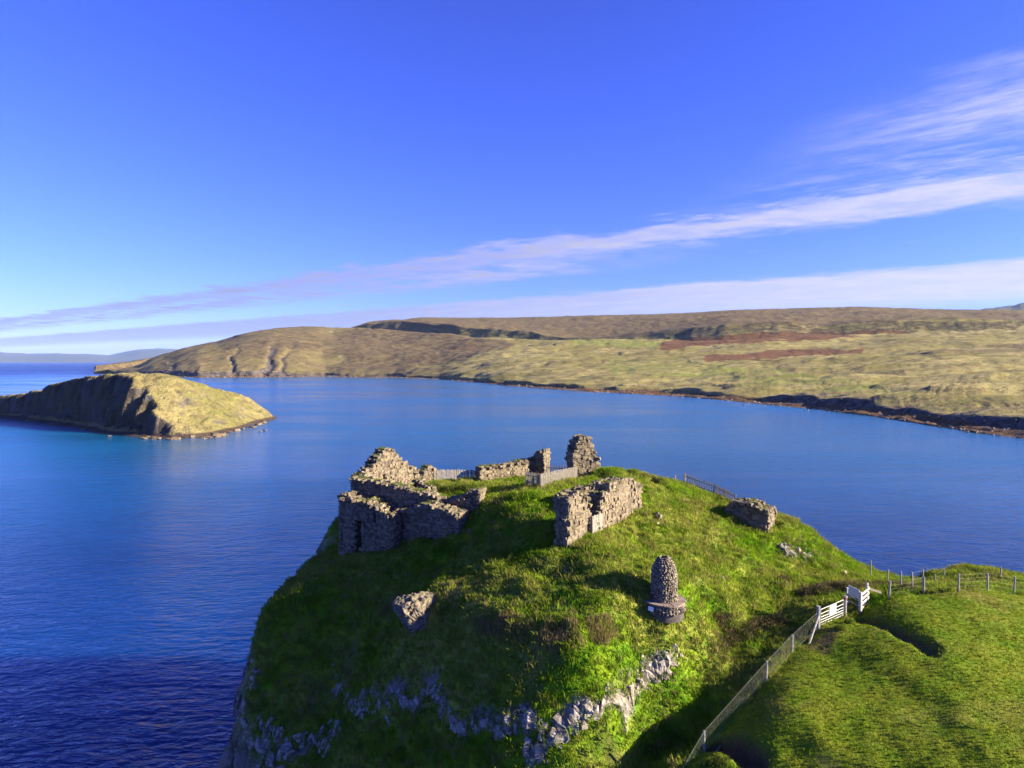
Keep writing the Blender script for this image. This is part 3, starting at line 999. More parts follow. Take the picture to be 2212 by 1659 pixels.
M['island'] = make_island_mat()
isl = [PZ(a, b)[:2] for a, b in ((-70, 896), (0, 902), (60, 909), (150, 922), (230, 937), (300, 944), (360, 949), (420, 947), (470, 941), (530, 928), (577, 911))]
back = [(-178, 500), (-205, 545), (-260, 590), (-340, 640), (-430, 660), (-500, 640), (-520, 590)]
ISL = [tuple(q) for q in isl] + back
ix, iy = np.meshgrid(np.arange(-540, -150, 1.25), np.arange(350, 680, 1.25))
isd = -poly_sd(ISL, ix, iy) - 3.0 * sstep(-215, -195, ix) + 2.2 * fbm(ix * 0.05, iy * 0.05, oct=4)
front = [tuple(q) for q in isl[:7]]
fdist = line_dist([(-620, 600)] + front, ix, iy)
ict = [P(130, 826, 470), P(80, 838, 500), P(190, 813, 450), P(250, 811, 437), P(300, 811, 428), P(340, 816, 422), P(375, 828, 418), P(410, 838, 425), P(430, 846, 430), P(455, 862, 436), P(480, 878, 440), P(500, 883, 445), P(540, 887, 462),
       P(420, 905, 400), P(470, 905, 408), P(430, 925, 385), P(500, 915, 420), P(64, 852, 520), P(40, 853, 530), P(0, 862, 545), P(-60, 872, 560)]
ict = [tuple(q) for q in ict] + [(-205, 520, 14), (-240, 540, 20), (-320, 580, 18), (-420, 610, 12), (-480, 620, 8), (-380, 560, 22)]
ict = np.array(ict)
ifit = tps_fit(ict[:, :2], ict[:, 2], 0.02)
itop = tps_eval(ifit, ix, iy) + 1.6 * fbm(ix * 0.03, iy * 0.03, oct=4) + 0.7 * np.abs(fbm(ix * 0.12, iy * 0.12, oct=3))
# the seaward front is a cliff, the eastern end runs out gently
steep = 0.42 + 1.25 * sstep(30, 10, fdist - 0.10 * np.maximum(0, isd))
rib = 5.0 * np.abs(fbm((ix + iy) * 0.03 + 4, (ix - iy) * 0.06, oct=4))
climb = np.where(fdist < 70, np.minimum(2.0 + 0.15 * isd, isd * 0.5) + np.maximum(isd - 5 - rib, 0) * 3.4, isd * 0.75)
east = sstep(-212, -190, ix - 0.12 * (iy - 380))
climb = climb * (1 - east) + (isd * 0.85) * east
iz = np.minimum(itop, climb)
soft = 1.5
iz = -soft * np.log(np.exp(-np.clip(itop, -20, 60) / soft) + np.exp(-np.clip(climb, -20, 60) / soft))
iz = np.where(isd < -3, -4, iz)
iz += (0.6 * fbm(ix * 0.2, iy * 0.2, oct=3) - 1.2 * sstep(0.35, 0.75, fbm(ix * 0.055 + 5, iy * 0.055, oct=4))) * sstep(0, 4, isd)
keep = grid_faces(*ix.shape)
fz = iz.ravel()[keep].max(axis=1)
island = struct(obj('island', mesh_np('island', np.c_[ix.ravel(), iy.ravel(), iz.ravel()], keep[fz > -3], M['island'], True)))
ROCK_ME = []
for k, (a, f_) in enumerate(ROCK_ARR):
    ROCK_ME.append(mesh_np('rock', a, f_, M['rock']))
SHORE_ME = [mesh_np('rock', a, f_, M['shore_rock']) for a, f_ in ROCK_ARR]
M['tide_rock'] = make_stone_mat('tide_rock', (0.05, 0.036, 0.024), (0.13, 0.092, 0.052), (0.21, 0.165, 0.10), 0.12, 0.0, 0.15)
TIDE_ME = [mesh_np('rock', a, f_, M['tide_rock']) for a, f_ in ROCK_ARR]
fr = [(300, 945), (330, 948), (365, 950), (400, 949), (440, 947), (470, 943), (500, 936), (530, 929), (560, 920), (576, 912)]
for k in range(58):
    q_ = rnd.uniform(0, len(fr) - 1.001) if k < 46 else rnd.uniform(0.6, 5)
    i_ = int(q_)
    ax_ = fr[i_][0] + (fr[i_ + 1][0] - fr[i_][0]) * (q_ - i_)
    ay_ = fr[i_][1] + (fr[i_ + 1][1] - fr[i_][1]) * (q_ - i_) + rnd.uniform(-4.5, 1.5)
    q = PZ(ax_, ay_)
    s_ = rnd.uniform(1.2, 4.2) * rnd.uniform(0.6, 1.2)
    obj('rock', rnd.choice(TIDE_ME), island, (q[0], q[1], 0.02 * s_), (rnd.uniform(-.2, .2), rnd.uniform(-.2, .2), rnd.uniform(0, 6)), (s_ * rnd.uniform(1, 2.4), s_ * rnd.uniform(0.8, 1.6), s_ * rnd.uniform(0.35, 0.8)))
for (ax_, ay_, s_) in ((268, 938, 4), (284, 939, 2.2), (236, 942, 1.6), (562, 932, 1.8), (573, 930, 2.2), (60, 910, 3), (110, 917, 2.5), (180, 928, 2.5)):
    q = PZ(ax_, ay_)
    obj('rock', rnd.choice(TIDE_ME), island, (q[0], q[1], 0.1), (0, 0, rnd.uniform(0, 6)), (s_ * rnd.uniform(1.2, 2), s_, s_ * 0.5))
for (ax_, ay_, s_) in ((1606, 875, 2.2), (1652, 877, 2.0), (1745, 887, 1.8)):
    q = PZ(ax_, ay_)
    obj('rock', rnd.choice(SHORE_ME), far_coast, (q[0], q[1], 0.2), (0, 0, rnd.uniform(0, 6)), (s_ * 1.5, s_, s_ * 0.7))


# ------------------------------------------------------------------ grass (uncountable)
def tuft(name, n, h, spread, wd, mat, lean=0.5, seed=1):
    r_ = np.random.default_rng(seed)
    vv, ff = [], []
    for _ in range(n):
        an, rr = r_.uniform(0, 2 * math.pi), spread * math.sqrt(r_.uniform())
        bx, by = rr * math.cos(an), rr * math.sin(an)
        hh = h * r_.uniform(0.55, 1.1)
        la, ll = r_.uniform(0, 2 * math.pi), lean * hh * r_.uniform(0.2, 1)
        sa = r_.uniform(0, math.pi)
        sx, sy = wd * math.cos(sa), wd * math.sin(sa)
        b0 = len(vv)
        mx_, my_ = bx + 0.4 * ll * math.cos(la), by + 0.4 * ll * math.sin(la)
        tx, ty = bx + ll * math.cos(la), by + ll * math.sin(la)
        vv += [(bx - sx, by - sy, -0.03), (bx + sx, by + sy, -0.03), (mx_ + sx * .8, my_ + sy * .8, hh * .6), (mx_ - sx * .8, my_ - sy * .8, hh * .6), (tx, ty, hh)]
        ff += [(b0, b0 + 1, b0 + 2), (b0, b0 + 2, b0 + 3), (b0 + 3, b0 + 2, b0 + 4)]
    return bpy.data.objects.new(name, mesh_np(name, vv, ff, mat))


def scatter(name, label, attr, density, tufts, smin, smax, seed):
    ng = bpy.data.node_groups.new(name, 'GeometryNodeTree')
    ng.interface.new_socket('Geometry', in_out='INPUT', socket_type='NodeSocketGeometry')
    ng.interface.new_socket('Geometry', in_out='OUTPUT', socket_type='NodeSocketGeometry')
    N, L = ng.nodes, ng.links
    go = N.new('NodeGroupOutput')
    src = N.new('GeometryNodeObjectInfo')
    src.inputs['Object'].default_value = headland
    na = N.new('GeometryNodeInputNamedAttribute')
    na.data_type = 'FLOAT'
    na.inputs['Name'].default_value = attr
    mu = N.new('ShaderNodeMath')
    mu.operation = 'MULTIPLY'
    L.new(na.outputs[0], mu.inputs[0])
    mu.inputs[1].default_value = density
    dp = N.new('GeometryNodeDistributePointsOnFaces')
    L.new(src.outputs['Geometry'], dp.inputs['Mesh'])
    L.new(mu.outputs[0], dp.inputs['Density'])
    dp.inputs['Seed'].default_value = seed
    join = N.new('GeometryNodeGeometryToInstance')
    for tf in reversed(tufts):
        oi = N.new('GeometryNodeObjectInfo')
        oi.inputs['Object'].default_value = tf
        L.new(oi.outputs['Geometry'], join.inputs[0])
    rv = N.new('FunctionNodeRandomValue')
    rv.data_type = 'FLOAT_VECTOR'
    rv.inputs[0].default_value = (-0.25, -0.25, 0)
    rv.inputs[1].default_value = (0.25, 0.25, 6.283)
    rs = N.new('FunctionNodeRandomValue')
    rs.data_type = 'FLOAT'
    rs.inputs[2].default_value = smin
    rs.inputs[3].default_value = smax
    rs.inputs['Seed'].default_value = 5
    io = N.new('GeometryNodeInstanceOnPoints')
    L.new(dp.outputs['Points'], io.inputs['Points'])
    L.new(join.outputs[0], io.inputs['Instance'])
    io.inputs['Pick Instance'].default_value = True
    L.new(rv.outputs[0], io.inputs['Rotation'])
    L.new(rs.outputs[1], io.inputs['Scale'])
    L.new(io.outputs[0], go.inputs[0])
    me = bpy.data.meshes.new(name)
    o = obj(name, me)
    md = o.modifiers.new('scatter', 'NODES')
    md.node_group = ng
    o['kind'] = 'stuff'
    o['label'] = label
    o['category'] = 'grass'
    return o


scatter('rough_grass', 'long tussocky green grass covering the castle mound', 'rough_density', 24.0,
        [tuft('t%d' % k, 9, 0.20, 0.16, 0.014, M['blade'], 0.9, k) for k in range(5)], 0.5, 1.7, 3)
scatter('tussock_grass', 'tall pale tussocks scattered through the rough grass of the mound', 'rough_density', 2.6,
        [tuft('u%d' % k, 26, 0.34, 0.22, 0.012, M['tussock'], 0.9, 70 + k) for k in range(4)], 0.5, 1.5, 21)
scatter('field_grass', 'short grazed grass of the field beside the wire fence', 'field_density', 34.0,
        [tuft('s%d' % k, 9, 0.055, 0.12, 0.010, M['field_blade'], 0.9, 40 + k) for k in range(4)], 0.5, 1.5, 9)


# ------------------------------------------------------------------ rock outcrops of the headland
def rock_at(p, s_, sx=1.0, sy=1.0, sz=1.0, sink=0.2):
    obj('rock', rnd.choice(ROCK_ME), headland, (p[0], p[1], p[2] + s_ * sz * (0.3 - sink)), (rnd.uniform(-.5, .5), rnd.uniform(-.5, .5), rnd.uniform(0, 6)),
        (s_ * sx * rnd.uniform(0.8, 1.3), s_ * sy * rnd.uniform(0.8, 1.3), s_ * sz * rnd.uniform(0.8, 1.4)))


def rock_line(line, n, spread, smin, smax, sz=1.2):
    for _ in range(n):
        k = rnd.randrange(len(line) - 1)
        t_ = rnd.random()
        ax_ = line[k][0] * (1 - t_) + line[k + 1][0] * t_ + rnd.gauss(0, spread)
        ay_ = line[k][1] * (1 - t_) + line[k + 1][1] * t_ + rnd.gauss(0, spread)
        s_ = smin + (smax - smin) * rnd.random() ** 2.2
        rock_at(hit(ax_, ay_), s_, 1.0, 1.0, sz)


SLAB_ARR = [hull_arrays(hull_rock(300 + k, 18)) for k in range(10)]
SLAB_ME = [mesh_np('rock', a_, f_, M['rock']) for a_, f_ in SLAB_ARR]


def outcrop(line, n, spread, big, small, dip=(0.5, -0.25)):
    """bedrock showing through the turf: slabs of one dip, a few large and many small round each"""
    for _ in range(n):
        k = rnd.randrange(len(line) - 1)
        t_ = rnd.random()
        cx = line[k][0] * (1 - t_) + line[k + 1][0] * t_ + rnd.gauss(0, spread)
        cy = line[k][1] * (1 - t_) + line[k + 1][1] * t_ + rnd.gauss(0, spread)
        s0 = rnd.uniform(*big)
        for j in range(rnd.randint(3, 7)):
            p = hit(cx + (rnd.gauss(0, 9) if j else 0), cy + (rnd.gauss(0, 9) if j else 0))
            s_ = s0 if j == 0 else s0 * rnd.uniform(*small)
            e_ = 0.5
            nv = Vector(((gz(p[0] - e_, p[1]) - gz(p[0] + e_, p[1])) / (2 * e_), (gz(p[0], p[1] - e_) - gz(p[0], p[1] + e_)) / (2 * e_), 1.0)).normalized()
            nv = (nv + Vector((rnd.gauss(0, .22), rnd.gauss(0, .22), rnd.gauss(0, .15)))).normalized()
            eu = (nv.to_track_quat('Z', 'Y') @ Matrix.Rotation(rnd.gauss(0.5, 0.5), 3, 'Z').to_quaternion()).to_euler()
            obj('rock', rnd.choice(SLAB_ME), headland, (p[0] - nv.x * s_ * 0.02, p[1] - nv.y * s_ * 0.02, p[2] - nv.z * s_ * 0.02), eu,
                (s_ * rnd.uniform(0.6, 1.0), s_ * rnd.uniform(1.0, 1.9), s_ * rnd.uniform(0.45, 0.9)))


outcrop([(1452, 1415), (1425, 1438), (1395, 1465), (1345, 1500), (1300, 1525), (1250, 1548), (1195, 1590), (1150, 1638)], 100, 9, (0.30, 0.85), (0.2, 0.6))
outcrop([(1145, 1560), (1080, 1565), (1020, 1572), (965, 1560)], 30, 9, (0.40, 1.00), (0.2, 0.6))
outcrop([(960, 1545), (920, 1500), (870, 1512), (840, 1525), (790, 1535), (760, 1515), (745, 1500)], 30, 12, (0.28, 0.85), (0.2, 0.7))
outcrop([(745, 1560), (700, 1590), (650, 1600), (620, 1620), (580, 1645), (560, 1620), (600, 1560)], 34, 12, (0.32, 1.0), (0.2, 0.7))
outcrop([(548, 1440), (530, 1500), (522, 1560), (530, 1640), (560, 1655)], 18, 7, (0.35, 0.9), (0.25, 0.7))
rock_line([(545, 1460), (525, 1500), (515, 1560), (520, 1640)], 26, 7, 0.25, 0.8)
outcrop([(1690, 1180), (1710, 1192), (1740, 1195), (1758, 1205)], 20, 6, (0.35, 0.8), (0.25, 0.7))
rock_line([(1805, 1172), (1825, 1180), (1840, 1195), (1860, 1210)], 14, 4, 0.2, 0.6)
rock_line([(1780, 1220), (1800, 1235), (1830, 1240)], 7, 8, 0.15, 0.4)
rock_line([(1010, 1120), (1030, 1170), (1060, 1190), (1110, 1170)], 14, 16, 0.1, 0.3)
rock_line([(1380, 1095), (1410, 1125), (1440, 1115)], 9, 10, 0.15, 0.45)
for (ax_, ay_, s_) in ((960, 1265, .3), (722, 1437, .3), (890, 1165, .3), (790, 1180, .5), (800, 1185, .4), (785, 1160, .5), (865, 1175, .3), (1340, 1180, .3), (1510, 1160, .2), (1560, 1250, .25), (1115, 1255, .3),
                       (1220, 1235, .3), (1235, 1245, .25), (1270, 1250, .2), (1470, 1185, .25), (1475, 1080, .3), (1450, 1170, .2), (950, 1345, .2)):
    rock_at(hit(ax_, ay_), s_)


# ------------------------------------------------------------------ castle masonry
def stone_mesh(seed):
    r_ = np.random.default_rng(seed)
    bm = bmesh.new()
    for sx in (-1, 1):
        for sy in (-1, 1):
            for sz in (-1, 1):
                for ax_ in range(2):
                    q = np.array([sx, sy, sz]) * (0.53 - r_.uniform(0.0, 0.13, 3))
                    q[r_.integers(3)] *= r_.uniform(0.55, 0.95)
                    bm.verts.new(tuple(q))
    bmesh.ops.convex_hull(bm, input=bm.verts[:])
    bmesh.ops.delete(bm, geom=[q for q in bm.verts if not q.link_faces], context='VERTS')
    return hull_arrays(bm)


STONE_ARR = [stone_mesh(500 + k) for k in range(14)]
STONE_ME = [mesh_np('stone', a, f_, M['stone']) for a, f_ in STONE_ARR]
CAMV = np.array([0, 0, HC])


def build_stones(root, base, stones, mes, arrs, mat, limit=295, part='stone'):
    """stones: (loc, rot, scale, facing) ; the best seen become objects, the rest one joined part"""
    stones.sort(key=lambda q: -q[3])
    for k, (l, r_, s_, _) in enumerate(stones[:limit]):
        obj(part, mes[k % len(mes)], root, tuple(np.array(l) - base), r_, s_)
    rest = stones[limit:]
    if rest:
        it = [(arrs[k % len(arrs)][0], arrs[k % len(arrs)][1], trs(np.array(l) - base, r_, s_)) for k, (l, r_, s_, _) in enumerate(rest)]
        o = obj(part + 'work', mesh_np(part + 'work', *join_arrays(it), mat), root)
        o['kind'] = 'stuff'


def ruin(name, label, A, B, thick, top, base_z, holes=(), sh=(0.11, 0.30), sw=(0.16, 0.62), bulge=None, cat='ruin', group=None, limit=295):
    """ragged rubble wall from A to B (plan), front on the camera's side; top(s)->z ; base_z(s)->z"""
    A, B = np.array(A[:2], float), np.array(B[:2], float)
    L = np.linalg.norm(B - A)
    t = (B - A) / L
    n = np.array([t[1], -t[0]])
    if np.dot(n, -A) < 0:
        n = -n
    ang = math.atan2(t[1], t[0])
    base = np.array([*((A + B) / 2), base_z(L / 2)])
    root = thing(name, label, cat, base, group)
    bul = bulge or (lambda z: 0.0)

    def W(s, off, z):
        q = A + t * s + n * off
        return np.array([q[0], q[1], z])

    def in_hole(s, z, pad=0.0):
        return any(a - pad < s < b + pad and c - pad < z < d_ + pad for a, b, c, d_ in holes)

    # core
    vv, ff = [], []
    ds = 0.3
    ns = int(math.ceil(L / ds))
    for i in range(ns):
        s0, s1 = i * ds, min(L, (i + 1) * ds)
        sm = (s0 + s1) / 2
        segs = [(base_z(sm) - 0.6, top(sm) - 0.16)]
        for a, b, c, d_ in holes:
            if a < sm < b:
                nseg = []
                for z0, z1 in segs:
                    if c > z0:
                        nseg.append((z0, min(z1, c)))
                    if d_ < z1:
                        nseg.append((max(d_, z0), z1))
                segs = nseg
        for z0, z1 in segs:
            if z1 - z0 < 0.05:
                continue
            h_ = thick / 2 - 0.03
            b0 = len(vv)
            jj = 0.05 * rnd.random()
            for z in (z0, z1 - jj):
                for s, o_ in ((s0, -h_), (s1, -h_), (s1, h_), (s0, h_)):
                    vv.append(W(s, o_, z) - base)
            ff += [(b0, b0 + 3, b0 + 2, b0 + 1), (b0 + 4, b0 + 5, b0 + 6, b0 + 7)] + [(b0 + k, b0 + (k + 1) % 4, b0 + 4 + (k + 1) % 4, b0 + 4 + k) for k in range(4)]
    obj('rubble_core', mesh_np('rubble_core', vv, ff, M['core']), root)
    stones = []

    def add(s, off, z, dims, rot, nv):
        p = W(s, off, z)
        vw = CAMV - p
        vw /= np.linalg.norm(vw)
        face = float(np.dot(vw, nv)) + 0.2 * dims[0] * dims[2] * 4
        stones.append((p, rot, dims, face))

    for side in (1, -1):
        nv = np.array([n[0] * side, n[1] * side, 0.0])
        zlo = min(base_z(0), base_z(L), base_z(L / 2)) - 0.4
        zhi = max(top(s) for s in np.linspace(0, L, 60))
        z = zlo
        while z < zhi:
            h_ = rnd.uniform(*sh)
            s = rnd.uniform(-0.3, 0)
            while s < L:
                w_ = rnd.uniform(*sw)
                sm, zm = s + w_ / 2, z + h_ / 2
                if 0 <= sm <= L and zm < top(sm) - 0.02 and zm > base_z(sm) - 0.35 and not in_hole(sm, zm):
                    off = side * (thick / 2 - 0.13 + rnd.uniform(-0.07, 0.07) + 0.12 * float(vnoise(np.array([sm * .8]), np.array([zm * .8]))[0]) + bul(zm))
                    add(sm, off, zm, (w_ * rnd.uniform(.95, 1.2), rnd.uniform(0.28, 0.46), h_ * rnd.uniform(.9, 1.3)), (rnd.uniform(-.12, .12), rnd.uniform(-.14, .14), ang + rnd.uniform(-.14, .14)), nv)
                s += w_
            z += h_
    # coping rubble
    s = 0.0
    while s < L:
        o_ = -thick / 2 + 0.15
        while o_ < thick / 2:
            w_ = rnd.uniform(0.25, 0.5)
            add(s + rnd.uniform(-.1, .1), o_ + w_ / 2, top(min(max(s, 0), L)) - rnd.uniform(0.08, 0.2), (rnd.uniform(.28, .5), w_, rnd.uniform(.18, .32)), (rnd.uniform(-.3, .3), rnd.uniform(-.3, .3), rnd.uniform(0, 6)),
                np.array([0, 0, 1.0]) + 0.6 * np.array([n[0], n[1], 0]))
            o_ += w_
        s += rnd.uniform(.28, .42)
    # ends and jambs
    for se, sg in [(0.0, -1), (L, 1)] + [(a, 1) for a, *_ in holes] + [(b, -1) for _, b, *_ in holes]:
        hz = [(c, d_) for a, b, c, d_ in holes if se in (a, b)]
        z0, z1 = (base_z(se) - 0.3, top(se)) if not hz else (max(hz[0][0], base_z(se) - .3), min(hz[0][1], top(se)))
        z = z0
        while z < z1 - 0.05:
            h_ = rnd.uniform(*sh)
            o_ = -thick / 2 + 0.1
            while o_ < thick / 2 - 0.1:
                w_ = rnd.uniform(0.28, 0.6)
                add(se - sg * 0.08, min(o_ + w_ / 2, thick / 2 - 0.1), z + h_ / 2, (rnd.uniform(.3, .4), w_, h_), (rnd.uniform(-.08, .08), rnd.uniform(-.08, .08), ang + rnd.uniform(-.1, .1)), np.array([t[0] * sg, t[1] * sg, 0.0]))
                o_ += w_
            z += h_
    gv, gf = [], []
    for _ in range(int(46 * L * min(1.0, thick))):
        s = rnd.uniform(0, L)
        if vnoise(np.array([s * 0.9]), np.array([L]))[0] < -0.1:
            continue
        o_ = rnd.uniform(-thick / 2 + .1, thick / 2 - .1)
        p = W(s, o_, top(s) - 0.06) - base
        if in_hole(s, top(s) - 0.3):
            continue
        hh, an = rnd.uniform(0.10, 0.26), rnd.uniform(0, 6.28)
        for k in range(3):
            an += 2.1
            ca, sa = math.cos(an), math.sin(an)
            b0 = len(gv)
            gv += [p + [-.025 * sa, .025 * ca, 0], p + [.025 * sa, -.025 * ca, 0], p + [ca * hh * .45, sa * hh * .45, hh]]
            gf.append((b0, b0 + 1, b0 + 2))
    if gf:
        g_ = obj('wall_grass', mesh_np('wall_grass', gv, gf, M['bracken']), root)
        g_['kind'] = 'stuff'
    build_stones(root, base, stones, STONE_ME, STONE_ARR, M['stone'], limit)
    return root


def ragged(tab, amp=0.18, seed=0):
    xs = [q[0] for q in tab]
    ys = [q[1] for q in tab]
    return lambda s: float(np.interp(s, xs, ys)) + amp * float(fbm(np.array([s * 1.7 + seed * 7.7]), np.array([seed * 3.1]), oct=2)[0])


def zrow(ay, dep):
    return P(1106, ay, dep)[2]


# lower outer wall of the left tower, in two faces with a recess between them
A, B = P(748, 1100, 57.8), P(862, 1100, 55.6)
ruin('outer_wall', 'tall shaded corner of the outer wall overhanging the cliff edge at the left', A, B, 1.9,
     ragged([(0, zrow(1062, 57.8)), (1.5, zrow(1072, 57.2)), (3.0, zrow(1080, 56.6)), (4.2, zrow(1092, 56)), (4.8, zrow(1104, 55.8)), (6.5, zrow(1112, 55.6))], 0.22, 1),
     lambda s: float(np.interp(s, [0, 6], [28.2, 28.5])), holes=[(1.55, 2.45, 20.0, zrow(1118, 57)), (3.5, 4.0, zrow(1125, 56), zrow(1105, 56))])
A, B = P(872, 1100, 56.6), P(1000, 1100, 53.2)
ruin('outer_wall', 'shaded outer wall with a sagging top, right of the cliff edge corner', A, B, 1.5,
     ragged([(0, zrow(1092, 56.6)), (1.2, zrow(1098, 56)), (2.2, zrow(1088, 55.4)), (3.6, zrow(1088, 54.6)), (4.6, zrow(1098, 54)), (6.5, zrow(1106, 53.2))], 0.25, 13),
     lambda s: float(np.interp(s, [0, 6.5], [28.6, 29.0])), holes=[(0.0, 0.7, 20.0, zrow(1120, 56))])
# upper shaded wall with pale coping
A, B = P(768, 1040, 59.0), P(940, 1060, 56.2)
ruin('upper_wall', 'dark upper wall with a sunlit rubble top, set back above the grassy ledge', A, B, 1.0,
     ragged([(0, zrow(1031, 59)), (2, zrow(1034, 58.6)), (4, zrow(1042, 58)), (6, zrow(1052, 57.4)), (7.5, zrow(1060, 57)), (9.5, zrow(1078, 56.2))], 0.10, 2),
     lambda s: float(np.interp(s, [0, 9.5], [32.0, 32.4])))
# gable on the left
A, B = P(768, 1040, 59.5), P(937, 1040, 69.5)
g0 = zrow(1030, 59.5)
Lg = float(np.linalg.norm(B[:2] - A[:2]))
ruin('gable_wall', 'sunlit broken gable with a tall peak at the left end of the ruin', A, B, 1.0,
     ragged([(0, g0 + 0.1), (1.2, zrow(1012, 60.5)), (2.4, zrow(988, 61.5)), (3.3, zrow(972, 62.2)), (4.2, zrow(966, 63)), (5.2, zrow(978, 64)), (6.0, zrow(994, 64.6)), (7.2, zrow(1006, 65.5)), (8.3, zrow(1016, 66.4)),
             (8.9, zrow(1026, 66.9)), (9.3, zrow(1016, 67.3)), (10.3, zrow(1004, 68.2)), (11.2, zrow(1014, 69)), (11.8, zrow(1024, 69.5)), (13, zrow(1026, 70))], 0.16, 3),
     lambda s: 31.6, holes=[(2.9, 3.7, zrow(1036, 61.8), zrow(1026, 61.8))])
# low inner cross wall right of the gable
A, B = P(905, 1050, 60.5), P(945, 1072, 56.8)
ruin('cross_wall', 'short low cross wall stepping down inside the left tower', A, B, 0.8,
     ragged([(0, zrow(1034, 60.5)), (2.2, zrow(1046, 58.6)), (3.2, zrow(1060, 57.4)), (5, zrow(1070, 56.8))], 0.12, 4), lambda s: 32.2)
# collapsed masonry heap in the middle
A, B = P(985, 1070, 56.0), P(1042, 1072, 55.4)
ruin('rubble_heap', 'grey heap of fallen masonry between the left tower and the grassy bank', A, B, 1.6,
     ragged([(0, zrow(1075, 56)), (1.2, zrow(1062, 55.8)), (2.2, zrow(1053, 55.7)), (3.3, zrow(1060, 55.5)), (5, zrow(1076, 55.4))], 0.18, 5), lambda s: 32.0)
A, B = P(944, 1090, 56.2), P(985, 1080, 56.6)
ruin('broken_wall', 'stepped broken wall end beside the fallen masonry heap', A, B, 1.1,
     ragged([(0, zrow(1070, 56.2)), (1, zrow(1078, 56.3)), (2.2, zrow(1066, 56.5)), (3.6, zrow(1064, 56.6))], 0.15, 6), lambda s: 31.6)
# back wall with stub
A, B = P(1033, 1030, 70.0), P(1150, 1030, 74.5)
ruin('back_wall', 'sunlit low rubble wall at the back with white stones on top', A, B, 1.0,
     ragged([(0, zrow(1003, 71.5)), (3, zrow(1002, 72)), (5, zrow(998, 72.5)), (6.5, zrow(995, 73)), (9, zrow(992, 73.5))], 0.12, 7), lambda s: 31.3)
A, B = P(1147, 1030, 75.2), P(1181, 1030, 73.6)
ruin('wall_stub', 'narrow upright wall stub standing at the right end of the low back wall', A, B, 1.2,
     ragged([(0, zrow(992, 75)), (.6, zrow(984, 75)), (1.2, zrow(975, 75)), (1.6, zrow(969, 74.5)), (2.5, zrow(971, 74)), (2.9, zrow(983, 74)), (3.3, zrow(1000, 73.6))], 0.1, 8), lambda s: 31.8, limit=200)
# pillar
A, B = P(1232, 1030, 65.5), P(1298, 1030, 66.5)
ruin('stone_pillar', 'tallest free standing masonry pillar on the crest of the mound', A, B, 1.7,
     ragged([(0, zrow(978, 65.5)), (0.2, zrow(962, 65.5)), (0.42, zrow(948, 65.6)), (0.7, zrow(943, 65.7)), (1.3, zrow(940, 65.8)), (1.75, zrow(943, 66)), (2.0, zrow(951, 66)), (2.12, zrow(966, 66.1)), (2.5, zrow(974, 66.2)), (2.7, zrow(990, 66.3)), (3.0, zrow(1000, 66.4)), (3.3, zrow(1012, 66.5))], 0.2, 9),
     lambda s: 32.6)
# gatehouse: a long broken front in two pieces with the barred doorway between them
A, B = P(1214, 1183, 45.2), P(1371, 1105, 55.0)
Lq = float(np.linalg.norm(B[:2] - A[:2]))


def dq(s):
    return 45.2 + (55.0 - 45.2) * s / Lq


ga = lambda s, ay: (s, zrow(ay, dq(s)))
ruin('gatehouse_wall', 'sunlit gatehouse front with a doorway closed by wooden palings', A, B, 1.05,
     ragged([ga(0, 1075), ga(0.5, 1062), ga(1.2, 1058), ga(2.2, 1066), ga(2.8, 1076), ga(3.1, 1098), ga(3.35, 1122), ga(3.9, 1130), ga(4.5, 1124), ga(4.75, 1084), ga(5.0, 1066), ga(5.5, 1063), ga(5.9, 1060), ga(6.1, 1040), ga(7.2, 1037), ga(8.5, 1034), ga(9.8, 1032), ga(10.6, 1036), ga(11.3, 1042), ga(12.3, 1048)], 0.12, 10),
     lambda s: gz(*(A[:2] + (B[:2] - A[:2]) * s / Lq)) - 0.3, holes=[(3.15, 4.6, 20.0, 60.0)], sh=(0.16, 0.36), sw=(0.22, 0.7))
# back leg of the gatehouse running up the bank
A2_, B2_ = P(1228, 1065, 55.5), P(1300, 1050, 57.0)
ruin('return_wall', 'mossy stump of wall behind the gatehouse front', A2_, B2_, 1.2,
     ragged([(0, zrow(1062, 55.5)), (2, zrow(1050, 56)), (4, zrow(1044, 56.6)), (6.5, zrow(1042, 57))], 0.15, 11), lambda s: 32.4, limit=200)
# masonry block on the right
A, B = P(1578, 1105, 59.8), P(1666, 1110, 57.6)
ruin('masonry_block', 'flat topped masonry block on the right slope where the dark palings end', A, B, 2.2,
     ragged([(0, zrow(1096, 59.8)), (0.4, zrow(1084, 59.6)), (1.1, zrow(1077, 59.4)), (2, zrow(1077, 59)), (2.8, zrow(1086, 58.5)), (3.6, zrow(1099, 58)), (4.2, zrow(1110, 57.6))], 0.14, 12),
     lambda s: gz(*(A[:2] + (B[:2] - A[:2]) * s / 4.0)) - 0.5, sh=(0.16, 0.5), sw=(0.2, 0.7), bulge=lambda z: 0.22 * max(0.0, zrow(1080, 59) - z) - 0.2)


